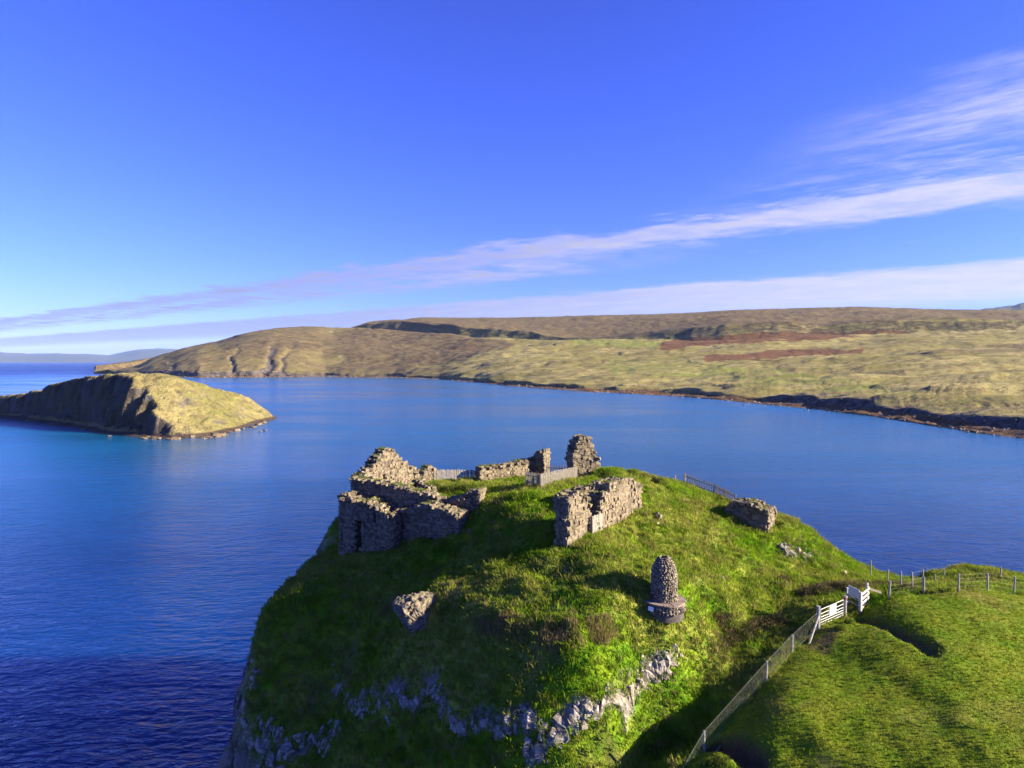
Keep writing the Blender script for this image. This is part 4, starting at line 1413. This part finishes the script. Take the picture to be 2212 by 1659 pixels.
# ------------------------------------------------------------------ cairn
def cairn(p):
    root = thing('cairn', 'rounded cobble memorial cairn on a low round plinth', 'cairn', p)
    H, R0, PR, PH = 2.62, 0.80, 1.30, 0.56

    def rad(z):
        q = min(max(z / H, 0), 1)
        return R0 * (1 - 0.10 * q) * math.sqrt(max(0.0, 1 - max(0, (q - 0.52) / 0.5) ** 2.2))

    seg = 40
    vv, ff = [], []
    zs = np.linspace(0, H * 0.995, 26)
    for z in zs:
        for k in range(seg):
            an = 2 * math.pi * k / seg
            r_ = max(rad(z) - 0.03, 0.01)
            vv.append((r_ * math.cos(an), r_ * math.sin(an), PH + z))
    for i in range(len(zs) - 1):
        for k in range(seg):
            ff.append((i * seg + k, i * seg + (k + 1) % seg, (i + 1) * seg + (k + 1) % seg, (i + 1) * seg + k))
    obj('mortar_body', mesh_np('mortar_body', vv, ff, M['cairn_core'], True), root)
    # plinth wall
    vv, ff = [], []
    for z in (-0.5, PH - 0.08):
        for k in range(seg):
            an = 2 * math.pi * k / seg
            vv.append(((PR - 0.09) * math.cos(an), (PR - 0.09) * math.sin(an), z))
    for k in range(seg):
        ff.append((k, (k + 1) % seg, seg + (k + 1) % seg, seg + k))
    obj('plinth_wall', mesh_np('plinth_wall', vv, ff, M['cairn_core'], True), root)
    # flagstones
    nf = 14
    for k in range(nf):
        a0, a1 = 2 * math.pi * (k + 0.015) / nf, 2 * math.pi * (k + 0.985) / nf
        pr = PR + rnd.uniform(-0.03, 0.05)
        pv = []
        for z in (PH - 0.09, PH + rnd.uniform(-0.01, 0.02)):
            pv += [(0.6 * math.cos(a0), 0.6 * math.sin(a0), z), (pr * math.cos(a0), pr * math.sin(a0), z), (pr * math.cos((a0 + a1) / 2) * 1.015, pr * math.sin((a0 + a1) / 2) * 1.015, z), (pr * math.cos(a1), pr * math.sin(a1), z), (0.6 * math.cos(a1), 0.6 * math.sin(a1), z)]
        fme = bpy.data.meshes.new('flagstone')
        fme.from_pydata(pv, [], [(4, 3, 2, 1, 0), (5, 6, 7, 8, 9)] + [(i, (i + 1) % 5, 5 + (i + 1) % 5, 5 + i) for i in range(5)])
        fme.materials.append(M['flag'])
        obj('flagstone', fme, root)
    arrs = [hull_arrays(hull_rock(900 + k, 14)) for k in range(8)]
    mes = [mesh_np('cobble', a, f_, M['cobble']) for a, f_ in arrs]
    st = []
    base = np.array(p, float)

    def put(r_, an, z, s_):
        l = base + np.array([r_ * math.cos(an), r_ * math.sin(an), z])
        vw = CAMV - l
        vw /= np.linalg.norm(vw)
        st.append((l, (rnd.uniform(0, 3), rnd.uniform(0, 3), rnd.uniform(0, 6)), (s_ * rnd.uniform(.8, 1.2), s_ * rnd.uniform(.8, 1.2), s_ * rnd.uniform(.8, 1.1)), float(vw[0] * math.cos(an) + vw[1] * math.sin(an)) + 0.05 * rnd.random()))

    z = 0.06
    while z < H - 0.02:
        r_ = rad(z)
        n_ = max(3, int(2 * math.pi * r_ / 0.165))
        o_ = rnd.random()
        for k in range(n_):
            put(r_ - 0.02, 2 * math.pi * (k + o_ + rnd.uniform(-.15, .15)) / n_, PH + z + rnd.uniform(-.03, .03), rnd.uniform(0.13, 0.20))
        z += 0.135 * (0.45 + 0.55 * min(1, r_ / 0.7))
    z = 0.02
    while z < PH - 0.14:
        n_ = int(2 * math.pi * PR / 0.21)
        for k in range(n_):
            put(PR - 0.09, 2 * math.pi * (k + rnd.uniform(-.2, .2)) / n_, z + rnd.uniform(-.03, .03), rnd.uniform(0.17, 0.26))
        z += 0.15
    build_stones(root, base, st, mes, arrs, M['cobble'], 297, 'cobble')
    # plaque on the plinth
    an = math.radians(-138)
    q = obj('plaque', box_mesh('plaque', 0.36, 0.05, 0.26, M['plaque'], False, 0.008), root, ((PR + 0.05) * math.cos(an), (PR + 0.05) * math.sin(an), 0.26), (math.radians(-12), 0, an + math.pi / 2))
    return root


cp = hit(1434, 1308)
cp[2] -= 0.12
cairn(cp)


# ------------------------------------------------------------------ boulder on the left slope
def boulder(name, label, p, size, seed, tilt=(0, 0, 0)):
    bm = bmesh.new()
    bmesh.ops.create_icosphere(bm, subdivisions=5, radius=1.0)
    co = np.array([q.co[:] for q in bm.verts])
    nn = co.copy()
    z = co[:, 2].copy()
    co[:, 0] *= 0.72 + 0.42 * sstep(-1, 0.6, z)
    co = np.sign(co) * np.abs(co) ** 0.85
    rg_ = np.random.default_rng(int(seed) + 5)
    # facet the lump with random bedding planes, then score it along the bedding
    for _ in range(26):
        pn = rg_.normal(size=3)
        pn /= np.linalg.norm(pn)
        lim = rg_.uniform(0.70, 0.92)
        ex = np.maximum(co @ pn - lim, 0)
        co = co - pn * (ex * 0.92)[:, None]
    bed = co[:, 0] * 0.8 - co[:, 2] * 0.75 + co[:, 1] * 0.3
    dsp = 0.13 * (np.abs(fbm(bed * 3.2 + seed, (co[:, 0] + co[:, 2]) * 1.0, co[:, 1] * 1.2, oct=3)) - 0.35) + 0.05 * fbm(co[:, 0] * 6, co[:, 1] * 6, co[:, 2] * 6, oct=2)
    co = co - nn * np.abs(dsp)[:, None] * 1.6
    co = co * np.array(size)
    for q, c in zip(bm.verts, co):
        q.co = c
    me = bpy.data.meshes.new(name)
    bm.to_mesh(me)
    bm.free()
    me.materials.append(M['boulder'])
    return tag(obj(name, me, None, tuple(p), tilt), label, 'boulder')


bp = hit(903, 1340)
boulder('boulder', 'large pale craggy boulder lit by the sun on the shaded left slope', (bp[0], bp[1] + 0.3, bp[2] + 0.40), (1.65, 1.25, 1.70), 3.0, (-0.55, 0.05, 0.55))


# ------------------------------------------------------------------ shrubs and rushes
def clump_mesh(name, ells, n, hmin, hmax, wd, mat, upright):
    """thin leaves and stems spread through the volume of several low mounds"""
    vv, ff = [], []
    tot = sum(e[2] * e[3] for e in ells)
    for (cx, cy, rx, ry, hh) in ells:
        for _ in range(int(n * rx * ry / tot)):
            an, rr = rng.uniform(0, 2 * math.pi), math.sqrt(rng.uniform())
            x, y = cx + rx * rr * math.cos(an), cy + ry * rr * math.sin(an)
            g = gz(x, y)
            dome = hh * math.sqrt(max(0.05, 1 - rr * rr * 0.85))
            if upright:
                z0, ln = g - 0.05, dome * rng.uniform(0.6, 1.15)
                dirv = np.array([rng.normal(0, 0.16), rng.normal(0, 0.16), 1.0])
            else:
                z0, ln = g + dome * rng.uniform(0, 0.9) - 0.05, rng.uniform(hmin, hmax)
                dirv = np.array([rng.normal(0, 0.7), rng.normal(0, 0.7), rng.uniform(0.3, 1.2)])
                dirv /= np.linalg.norm(dirv)
            sa = rng.uniform(0, math.pi)
            sx, sy = wd * math.cos(sa), wd * math.sin(sa)
            e = np.array([x, y, z0]) + dirv * ln
            mdl = np.array([x, y, z0]) + dirv * ln * 0.5
            b0 = len(vv)
            vv += [(x, y, z0), (mdl[0] + sx, mdl[1] + sy, mdl[2]), tuple(e), (mdl[0] - sx, mdl[1] - sy, mdl[2])]
            ff += [(b0, b0 + 1, b0 + 2), (b0, b0 + 2, b0 + 3)]
    return mesh_np(name, vv, ff, mat)


def shrub(name, label, cat, spots, n, mat, upright, h, wd=0.02, group=None, leaf=(0.10, 0.28)):
    """spots: (survey x, survey y, half width m, half depth m)"""
    ells = []
    for (ax_, ay_, rx, ry) in spots:
        q = hit(ax_, ay_)
        ells.append((q[0], q[1], rx, ry, h * rnd.uniform(0.8, 1.15)))
    return tag(obj(name, clump_mesh(name, ells, n, leaf[0], leaf[1], wd, mat, upright)), label, cat, group)


shrub('rush_clump', 'leftmost and widest patch of brown rushes below the cairn shadow', 'rushes', [(1045, 1352, .7, .6), (1070, 1362, .8, .6), (1105, 1365, .9, .6), (1135, 1372, .7, .5), (1085, 1348, .8, .5)], 2600, M['rush'], True, 0.62, 0.011)
shrub('rush_clump', 'middle patch of brown rushes below the cairn shadow', 'rushes', [(1185, 1375, .6, .6), (1205, 1385, .8, .6), (1228, 1362, .8, .5), (1245, 1385, .6, .4)], 2000, M['rush'], True, 0.60, 0.011)
shrub('rush_clump', 'brown rush patch nearest the cairn plinth', 'rushes', [(1285, 1360, .6, .5), (1312, 1358, .7, .5), (1295, 1378, .7, .4)], 1600, M['rush'], True, 0.62, 0.011)
shrub('rush_clump', 'yellowish tall grass clump left of the big boulder', 'rushes', [(835, 1318, .6, .5), (855, 1305, .6, .5)], 900, M['rush'], True, 0.65, 0.011)
shrub('rush_clump', 'green tall grass fringe behind the big boulder', 'rushes', [(905, 1285, .7, .4), (935, 1290, .6, .4), (955, 1325, .4, .5)], 900, M['bracken'], True, 0.55, 0.011)
shrub('heather_bush', 'long brown heather thicket on the neck behind the white gate', 'heather', [(1745, 1285, .8, .6), (1775, 1278, 1., .7), (1800, 1270, 1., .7), (1835, 1272, 1.0, .6), (1865, 1270, .9, .5)], 6000, M['heather'], False, 0.65, 0.018)
shrub('heather_bush', 'brown heather thicket by the cliff edge post at the head of the inlet', 'heather', [(1900, 1268, .9, .7), (1930, 1268, .9, .7), (1955, 1275, .8, .5)], 3200, M['heather'], False, 0.55, 0.018)
shrub('heather_bush', 'dark heather bush at the head of the shaded gully', 'heather', [(1625, 1362, .7, .5), (1650, 1352, .8, .6), (1680, 1345, .8, .5), (1612, 1380, .5, .4)], 3400, M['heather'], False, 0.75, 0.018)
shrub('heather_bush', 'brown heather bush between the cairn and the gully head', 'heather', [(1560, 1345, .6, .5), (1575, 1352, .6, .5)], 1800, M['heather'], False, 0.55, 0.018)
shrub('heather_bush', 'drooping heather bush on the gully side below the other bushes', 'heather', [(1560, 1395, .5, .5), (1580, 1388, .5, .5), (1545, 1410, .4, .4)], 1900, M['heather'], False, 0.6, 0.018)
shrub('heather_bush', 'small brown heather tuft on the slope above the neck', 'heather', [(1690, 1255, .6, .4), (1700, 1253, .5, .4)], 1000, M['heather'], False, 0.4, 0.018)
shrub('heather_bush', 'brown scrub on the skyline right of the gatehouse', 'heather', [(1400, 1035, .9, .6), (1425, 1042, .8, .5)], 1200, M['heather'], False, 0.35, 0.018)
shrub('weed_clump', 'tall green grass inside the ruin in front of the far palings', 'weeds', [(955, 1060, 1.0, .8), (985, 1058, 1.2, .8), (1020, 1056, 1.2, .8), (940, 1050, .8, .8)], 2600, M['bracken'], True, 0.7, 0.013)
shrub('weed_clump', 'leafy green plants in the shaded gully beside the nearest fence wire', 'weeds', [(1415, 1628, .5, .4), (1445, 1612, .4, .4)], 500, M['bracken'], False, 0.45, 0.03)
shrub('weed_clump', 'bright tall grass tuft under the nearest fence post', 'weeds', [(1555, 1648, .5, .35), (1530, 1652, .4, .3)], 700, M['bracken'], True, 0.4, 0.013)
shrub('weed_clump', 'tussock beside the gate post at the foot of the white kissing gate', 'weeds', [(1835, 1345, .35, .3), (1815, 1358, .35, .3)], 420, M['bracken'], True, 0.4, 0.013)


# ------------------------------------------------------------------ palings
def paling(name, label, gpts, h, gap, wd=0.075, mat=None, post_every=2.2, lean=0.02, drop=None):
    """row of upright pales on two rails, following the ground between plan points"""
    mat = mat or M['wood']
    gpts = [np.array(q, float) for q in gpts]
    seg = [np.linalg.norm(b[:2] - a[:2]) for a, b in zip(gpts[:-1], gpts[1:])]
    base = gpts[0]
    root = thing(name, label, 'fence', base)
    pk = [box_mesh('pale', wd, 0.022, h * q, mat) for q in (0.97, 1.0, 1.03)]
    po = box_mesh('post', 0.10, 0.10, h * 0.98 + 0.4, mat)
    for a, b, L in zip(gpts[:-1], gpts[1:], seg):
        t = (b - a) / L
        ang = math.atan2(t[1], t[0])
        n = np.array([-math.sin(ang), math.cos(ang), 0])
        if np.dot(n[:2], -a[:2]) < 0:
            n = -n
        for zz in (0.28 * h, 0.78 * h):
            obj('rail', plank_mesh('rail', tuple(a - base + [0, 0, zz] - n * 0.03), tuple(b - base + [0, 0, zz] - n * 0.03), 0.07, 0.035, mat), root)
        k = 0
        while k * gap < L:
            if drop and drop(k):
                k += 1
                continue
            q = a + t * (k * gap) - base + n * 0.005
            obj('pale', rnd.choice(pk), root, (q[0], q[1], q[2] + 0.03), (0, rnd.gauss(0, lean), ang))
            k += 1
        m_ = max(1, int(L / post_every))
        for k in range(m_ + 1):
            q = a + t * (L * k / m_) - base - n * 0.10
            obj('post', po, root, (q[0], q[1], q[2] - 0.4), (0, 0, ang))
    return root


def gpt(ax_, dep, dz=0.0):
    q = on_ground(ax_, dep)
    q[2] += dz
    return q


paling('paling_fence', 'dark paling fence against the sea on the right slope', [gpt(1479, 69.5), gpt(1545, 67.0), gpt(1588, 61.5)], 1.25, 0.20, 0.075, drop=lambda k: k in (26, 28))
za = P(1136, 1052, 58.0)
paling('paling_fence', 'bright sunlit paling fence with a bent corner in the middle of the ruin', [gpt(1136, 59.0), gpt(1167, 56.2), gpt(1247, 63.5)], 1.3, 0.155, 0.085)
paling('paling_fence', 'pale grey paling fence spanning the gap left of the back wall', [gpt(938, 68.5), gpt(1034, 71.0)], 1.45, 0.15, 0.10)
paling('paling_fence', 'far dark palings glimpsed behind the sunlit paling fence', [gpt(1180, 71.0), gpt(1235, 69.0)], 1.3, 0.2, 0.075)
# palings closing the gatehouse doorway
pd = hit(1276, 1150)
Dg = (P(1371, 1105, 55.0) - P(1214, 1183, 45.2))[:2]
Dg /= np.linalg.norm(Dg)
ng_ = np.array([Dg[1], -Dg[0]])
gate_a = P(1214, 1183, 45.2)[:2] + Dg * 3.0 + ng_ * 0.85
gate_b = gate_a + Dg * 1.35
paling('paling_gate', 'slatted wooden barrier closing the gatehouse doorway', [np.array([*gate_a, gz(*gate_a) + 0.05]), np.array([*gate_b, gz(*gate_b) + 0.05])], 1.30, 0.225, 0.13, mat=M['pale_wood'], post_every=3)


# ------------------------------------------------------------------ wire fences
def wire_fence(name, label, posts, h=1.15, wires=6, droppers=True, pr=0.06, tilt=None, net=True):
    base = np.array(posts[0], float)
    root = thing(name, label, 'fence', base)
    pm = [bar_mesh('post', (0, 0, -0.5), (0, 0, h), pr, M['post'], 8, pr * 0.9), bar_mesh('post', (0, 0, -0.5), (0, 0, h * 0.96), pr * 1.1, M['post'], 8, pr * 0.9)]
    for k, p in enumerate(posts):
        q = np.array(p, float) - base
        obj('post', pm[k % 2], root, tuple(q), (rnd.gauss(0, .03), rnd.gauss(0, .03), rnd.uniform(0, 6)))
    for a, b in zip(posts[:-1], posts[1:]):
        a, b = np.array(a, float) - base, np.array(b, float) - base
        L = np.linalg.norm(b - a)
        for k in range(wires):
            zz = 0.06 + (h - 0.14) * (k / max(1, wires - 1)) ** 0.9
            mid = (a + b) / 2 + [0, 0, -0.02]
            rr = (0.004 if k in (wires - 1, 0) else 0.0016) if net else 0.0022
            obj('wire', bar_mesh('wire', tuple(a + [0, 0, zz]), tuple(b + [0, 0, zz]), rr, M['wire'], 4), root)
        if net:
            items = []
            nn_ = int(L / 0.30)
            for k in range(1, nn_):
                q = a + (b - a) * k / nn_
                items.append((np.array([(-.001, -.001, 0), (.001, -.001, 0), (0, .0014, 0), (-.001, -.001, 1), (.001, -.001, 1), (0, .0014, 1)], float), np.array([(0, 1, 4), (0, 4, 3), (1, 2, 5), (1, 5, 4), (2, 0, 3), (2, 3, 5)]),
                              trs(tuple(q + [0, 0, 0.06]), (0, 0, 0), (1, 1, (h - 0.30)))))
            if items:
                o = obj('netting', mesh_np('netting', *join_arrays(items), M['wire']), root)
                o['kind'] = 'stuff'
    return root


def G(ax_, dep):
    return gpt(ax_, dep)


FP = {k: P(*k, d_) for k, d_ in (((1521, 1622), 33), ((1655, 1468), 36.6), ((1711, 1410), 38.8), ((1767, 1357), 40.6), ((1825, 1335), 42))}


def snap(p):
    return np.array([p[0], p[1], gz(p[0], p[1])])


f0 = snap(P(1400, 1760, 29.6))
f1, f2, f3, f4, f5 = [snap(q) for q in FP.values()]
wire_fence('wire_fence', 'netting fence with five pale posts running down the gully edge to the gate', [f0, f1, f2, f3, f4 - (f4 - f3) * 0.02], 1.15, 7)
# strainer post and strut
sp = thing('strainer_post', 'stout grey gate post with a slanting pale strut', 'post', f4)
obj('post', bar_mesh('post', (0, 0, -0.5), (0, 0, 1.45), 0.12, M['post'], 10, 0.115), sp)
st_end = snap(f4 + (f3 - f4) / np.linalg.norm(f3 - f4) * 1.55 + np.array([0.05, -0.3, 0])) - f4
obj('strut', bar_mesh('strut', tuple(st_end + np.array([0, 0, -0.1])), (-0.02, -0.1, 0.85), 0.065, M['post'], 8), sp)

# field gate
ga_, gb_ = f4 + (f5 - f4) * 0.09, f4 + (f5 - f4) * 0.93
gt = thing('field_gate', 'galvanised tubular field gate with a plain white notice', 'gate', ga_)
Lg2 = float(np.linalg.norm((gb_ - ga_)[:2]))
tg = (gb_ - ga_) / Lg2
tg[2] = (gb_[2] - ga_[2]) / Lg2


def gl(s, z):
    return tuple(tg * s + np.array([0, 0, z]))


for z in (0.16, 0.32, 0.48, 0.66, 0.88, 1.16):
    obj('bar', bar_mesh('bar', gl(0, z), gl(Lg2, z), 0.021, M['galv'], 6), gt)
for s in (0, Lg2):
    obj('upright', bar_mesh('upright', gl(s, 0.13), gl(s, 1.19), 0.026, M['galv'], 6), gt)
obj('brace', bar_mesh('brace', gl(Lg2 * 0.18, 0.16), gl(Lg2 * 0.42, 1.16), 0.018, M['galv'], 6), gt)
obj('brace', bar_mesh('brace', gl(Lg2 * 0.98, 0.16), gl(Lg2 * 0.6, 0.88), 0.018, M['galv'], 6), gt)
obj('upright', bar_mesh('upright', gl(Lg2 * 0.52, 0.16), gl(Lg2 * 0.52, 0.66), 0.018, M['galv'], 6), gt)
ngt = np.array([tg[1], -tg[0], 0])
ngt /= np.linalg.norm(ngt)
if np.dot(ngt[:2], -ga_[:2]) < 0:
    ngt = -ngt
sq = [np.array(gl(Lg2 * 0.36, 0.56)), np.array(gl(Lg2 * 0.66, 0.56)), np.array(gl(Lg2 * 0.66, 1.18)), np.array(gl(Lg2 * 0.36, 1.18))]
sv = [q + ngt * 0.03 for q in sq] + [q + ngt * 0.045 for q in sq]
sm_ = bpy.data.meshes.new('notice_board')
sm_.from_pydata([tuple(q) for q in sv], [], [(0, 1, 2, 3), (7, 6, 5, 4), (0, 4, 5, 1), (1, 5, 6, 2), (2, 6, 7, 3), (3, 7, 4, 0)])
sm_.materials.append(M['sign'])
obj('notice_board', sm_, gt)
pp = thing('gate_post', 'rusty topped hinge post between the field gate and the white kissing gate', 'post', f5)
obj('post', bar_mesh('post', (0, 0, -0.5), (0, 0, 1.38), 0.10, M['post'], 10, 0.095), pp)
M['rust'] = make_plain('rusty_iron', (0.16, 0.06, 0.03), (0.24, 0.11, 0.06), 9.0)
obj('hinge_band', bar_mesh('hinge_band', (0, 0, 1.12), (0, 0, 1.26), 0.108, M['rust'], 10), pp)

# white kissing gate with printed sign
k0 = snap(P(1829, 1325, 43.4))
k1 = snap(P(1858, 1335, 42.2))
k2 = snap(P(1872, 1330, 43.2))
kg = thing('kissing_gate', 'white slatted kissing gate with a printed sign panel', 'gate', k1)


def kl(p, z):
    return tuple(np.array(p) - k1 + np.array([0, 0, z]))


zt_ = 1.38
for p, r_ in ((k0, 0.055), (k1, 0.085), (k2, 0.06)):
    q = np.array(p) - k1
    obj('post', box_mesh('post', r_ * 2, r_ * 2, zt_ + 0.35 + (0.05 if r_ > .07 else 0), M['paint'], True, 0.008), kg, (q[0], q[1], q[2] - 0.35), (0, 0, 0.5))
zz_ = max(0.0, 0.0)
off = np.array([0.06, -0.06, 0])
for z in (0.35, 0.66, 0.97, 1.28):
    obj('slat', plank_mesh('slat', kl(k1 + off, z), tuple(np.array(kl(k2, z)) + off + (k2 - k1) * 0.12 - np.array([0, 0, (k2 - k1)[2]])), 0.17, 0.03, M['paint']), kg)
s0_, s1_ = np.array(kl(k0, 1.22)), np.array(kl(k1, 1.22))
s0_[2] = s1_[2] = 1.22
obj('sign_panel', plank_mesh('sign_panel', tuple(s0_ + (s1_ - s0_) * 0.06 + [0, -0.08, 0]), tuple(s0_ + (s1_ - s0_) * 0.86 + [0, -0.08, 0]), 0.62, 0.03, M['sign']), kg)
for k, z in enumerate((1.22, 1.15, 1.08, 1.01)):
    obj('printed_line', plank_mesh('printed_line', tuple(s0_ * [1, 1, 0] + (s1_ - s0_) * 0.12 + [0, -0.10, z]), tuple(s0_ * [1, 1, 0] + (s1_ - s0_) * (0.78 - 0.06 * (k % 2)) + [0, -0.10, z]), 0.028, 0.006, M['ink']), kg)
obj('printed_emblem', plank_mesh('printed_emblem', tuple(s0_ * [1, 1, 0] + (s1_ - s0_) * 0.40 + [0, -0.10, 1.40]), tuple(s0_ * [1, 1, 0] + (s1_ - s0_) * 0.53 + [0, -0.10, 1.40]), 0.12, 0.006, M['ink']), kg)
for z in (0.45, 0.8):
    obj('rail', plank_mesh('rail', tuple(s0_ * [1, 1, 0] + [0, 0, z]), tuple(s1_ * [1, 1, 0] + [0, 0, z]), 0.08, 0.03, M['post']), kg)
ra, rb = np.array(kl(k2, 1.05)), np.array(snap(P(1903, 1304, 43.6))) - k1 + [0, 0, 0.35]
obj('hand_rail', plank_mesh('hand_rail', tuple(ra), tuple(rb), 0.15, 0.04, M['wood']), kg)

row = [snap(P(*q)) for q in ((1920, 1293, 42.6), (1995, 1282, 43.2), (2070, 1277, 42.6), (2133, 1278, 43.5), (2190, 1287, 44.0), (2262, 1296, 44.2))]
wire_fence('wire_fence', 'row of pale posts and thin wire along the far side of the field', row, 1.22, 5, net=False)
row2 = [hit(a, b) for a, b in ((1881, 1243), (1917, 1262), (1946, 1272), (1971, 1274), (1992, 1268))]
wire_fence('wire_fence', 'weathered posts along the cliff edge at the head of the inlet', row2, 1.25, 3, net=False, pr=0.055)
row3 = [hit(a, b) for a, b in ((2020, 1262), (2040, 1247), (2162, 1246), (2230, 1262))]
wire_fence('wire_fence', 'low posts along the cliff edge beyond the grassy hump', row3, 0.8, 3, net=False, pr=0.055)
q = gpt(1459, 67.5)
sm2 = thing('marker_post', 'lone pale post on the skyline left of the dark palings', 'post', q)
obj('post', bar_mesh('post', (0, 0, -0.4), (0, 0, 0.75), 0.05, M['post'], 8), sm2)
# broken board under the fence
bq = snap(P(1548, 1592, 33.4))
bb = thing('broken_board', 'splintered pale board lying under the netting by the hollow', 'board', bq)
t_ = (f2 - f1) / np.linalg.norm(f2 - f1)
obj('board', plank_mesh('board', tuple(-t_ * 0.75 + [0, 0, 0.28]), tuple(t_ * 0.75 + [0, 0, 0.30]), 0.10, 0.05, M['wood']), bb)
for k in range(4):
    obj('splinter', plank_mesh('splinter', tuple(-t_ * (0.5 - 0.3 * k) + [0, 0, 0.26]), tuple(-t_ * (0.45 - 0.3 * k) + np.array([0.05, -0.06, 0.40])), 0.035, 0.03, M['wood']), bb)

# ------------------------------------------------------------------ air
hm = bpy.data.materials.new('sea_haze')
hm.use_nodes = True
ht = NT(hm.node_tree)
pv_ = ht.n('ShaderNodeVolumePrincipled')
pv_.inputs['Color'].default_value = (0.42, 0.62, 1.0, 1)
pv_.inputs['Density'].default_value = 1.5e-5
pv_.inputs['Anisotropy'].default_value = 0.0
ho_ = ht.n('ShaderNodeOutputMaterial')
ht.put(ho_.inputs['Volume'], pv_.outputs[0])
bm = bmesh.new()
bmesh.ops.create_cube(bm, size=1.0)
for q in bm.verts:
    q.co = Vector((q.co.x * 2 * (S + 200), (q.co.y + 0.5) * (S + 4400) - 4200, -32 + (q.co.z + 0.5) * 932))
me = bpy.data.meshes.new('haze')
bm.to_mesh(me)
bm.free()
me.materials.append(hm)
struct(obj('haze', me), 'stuff')
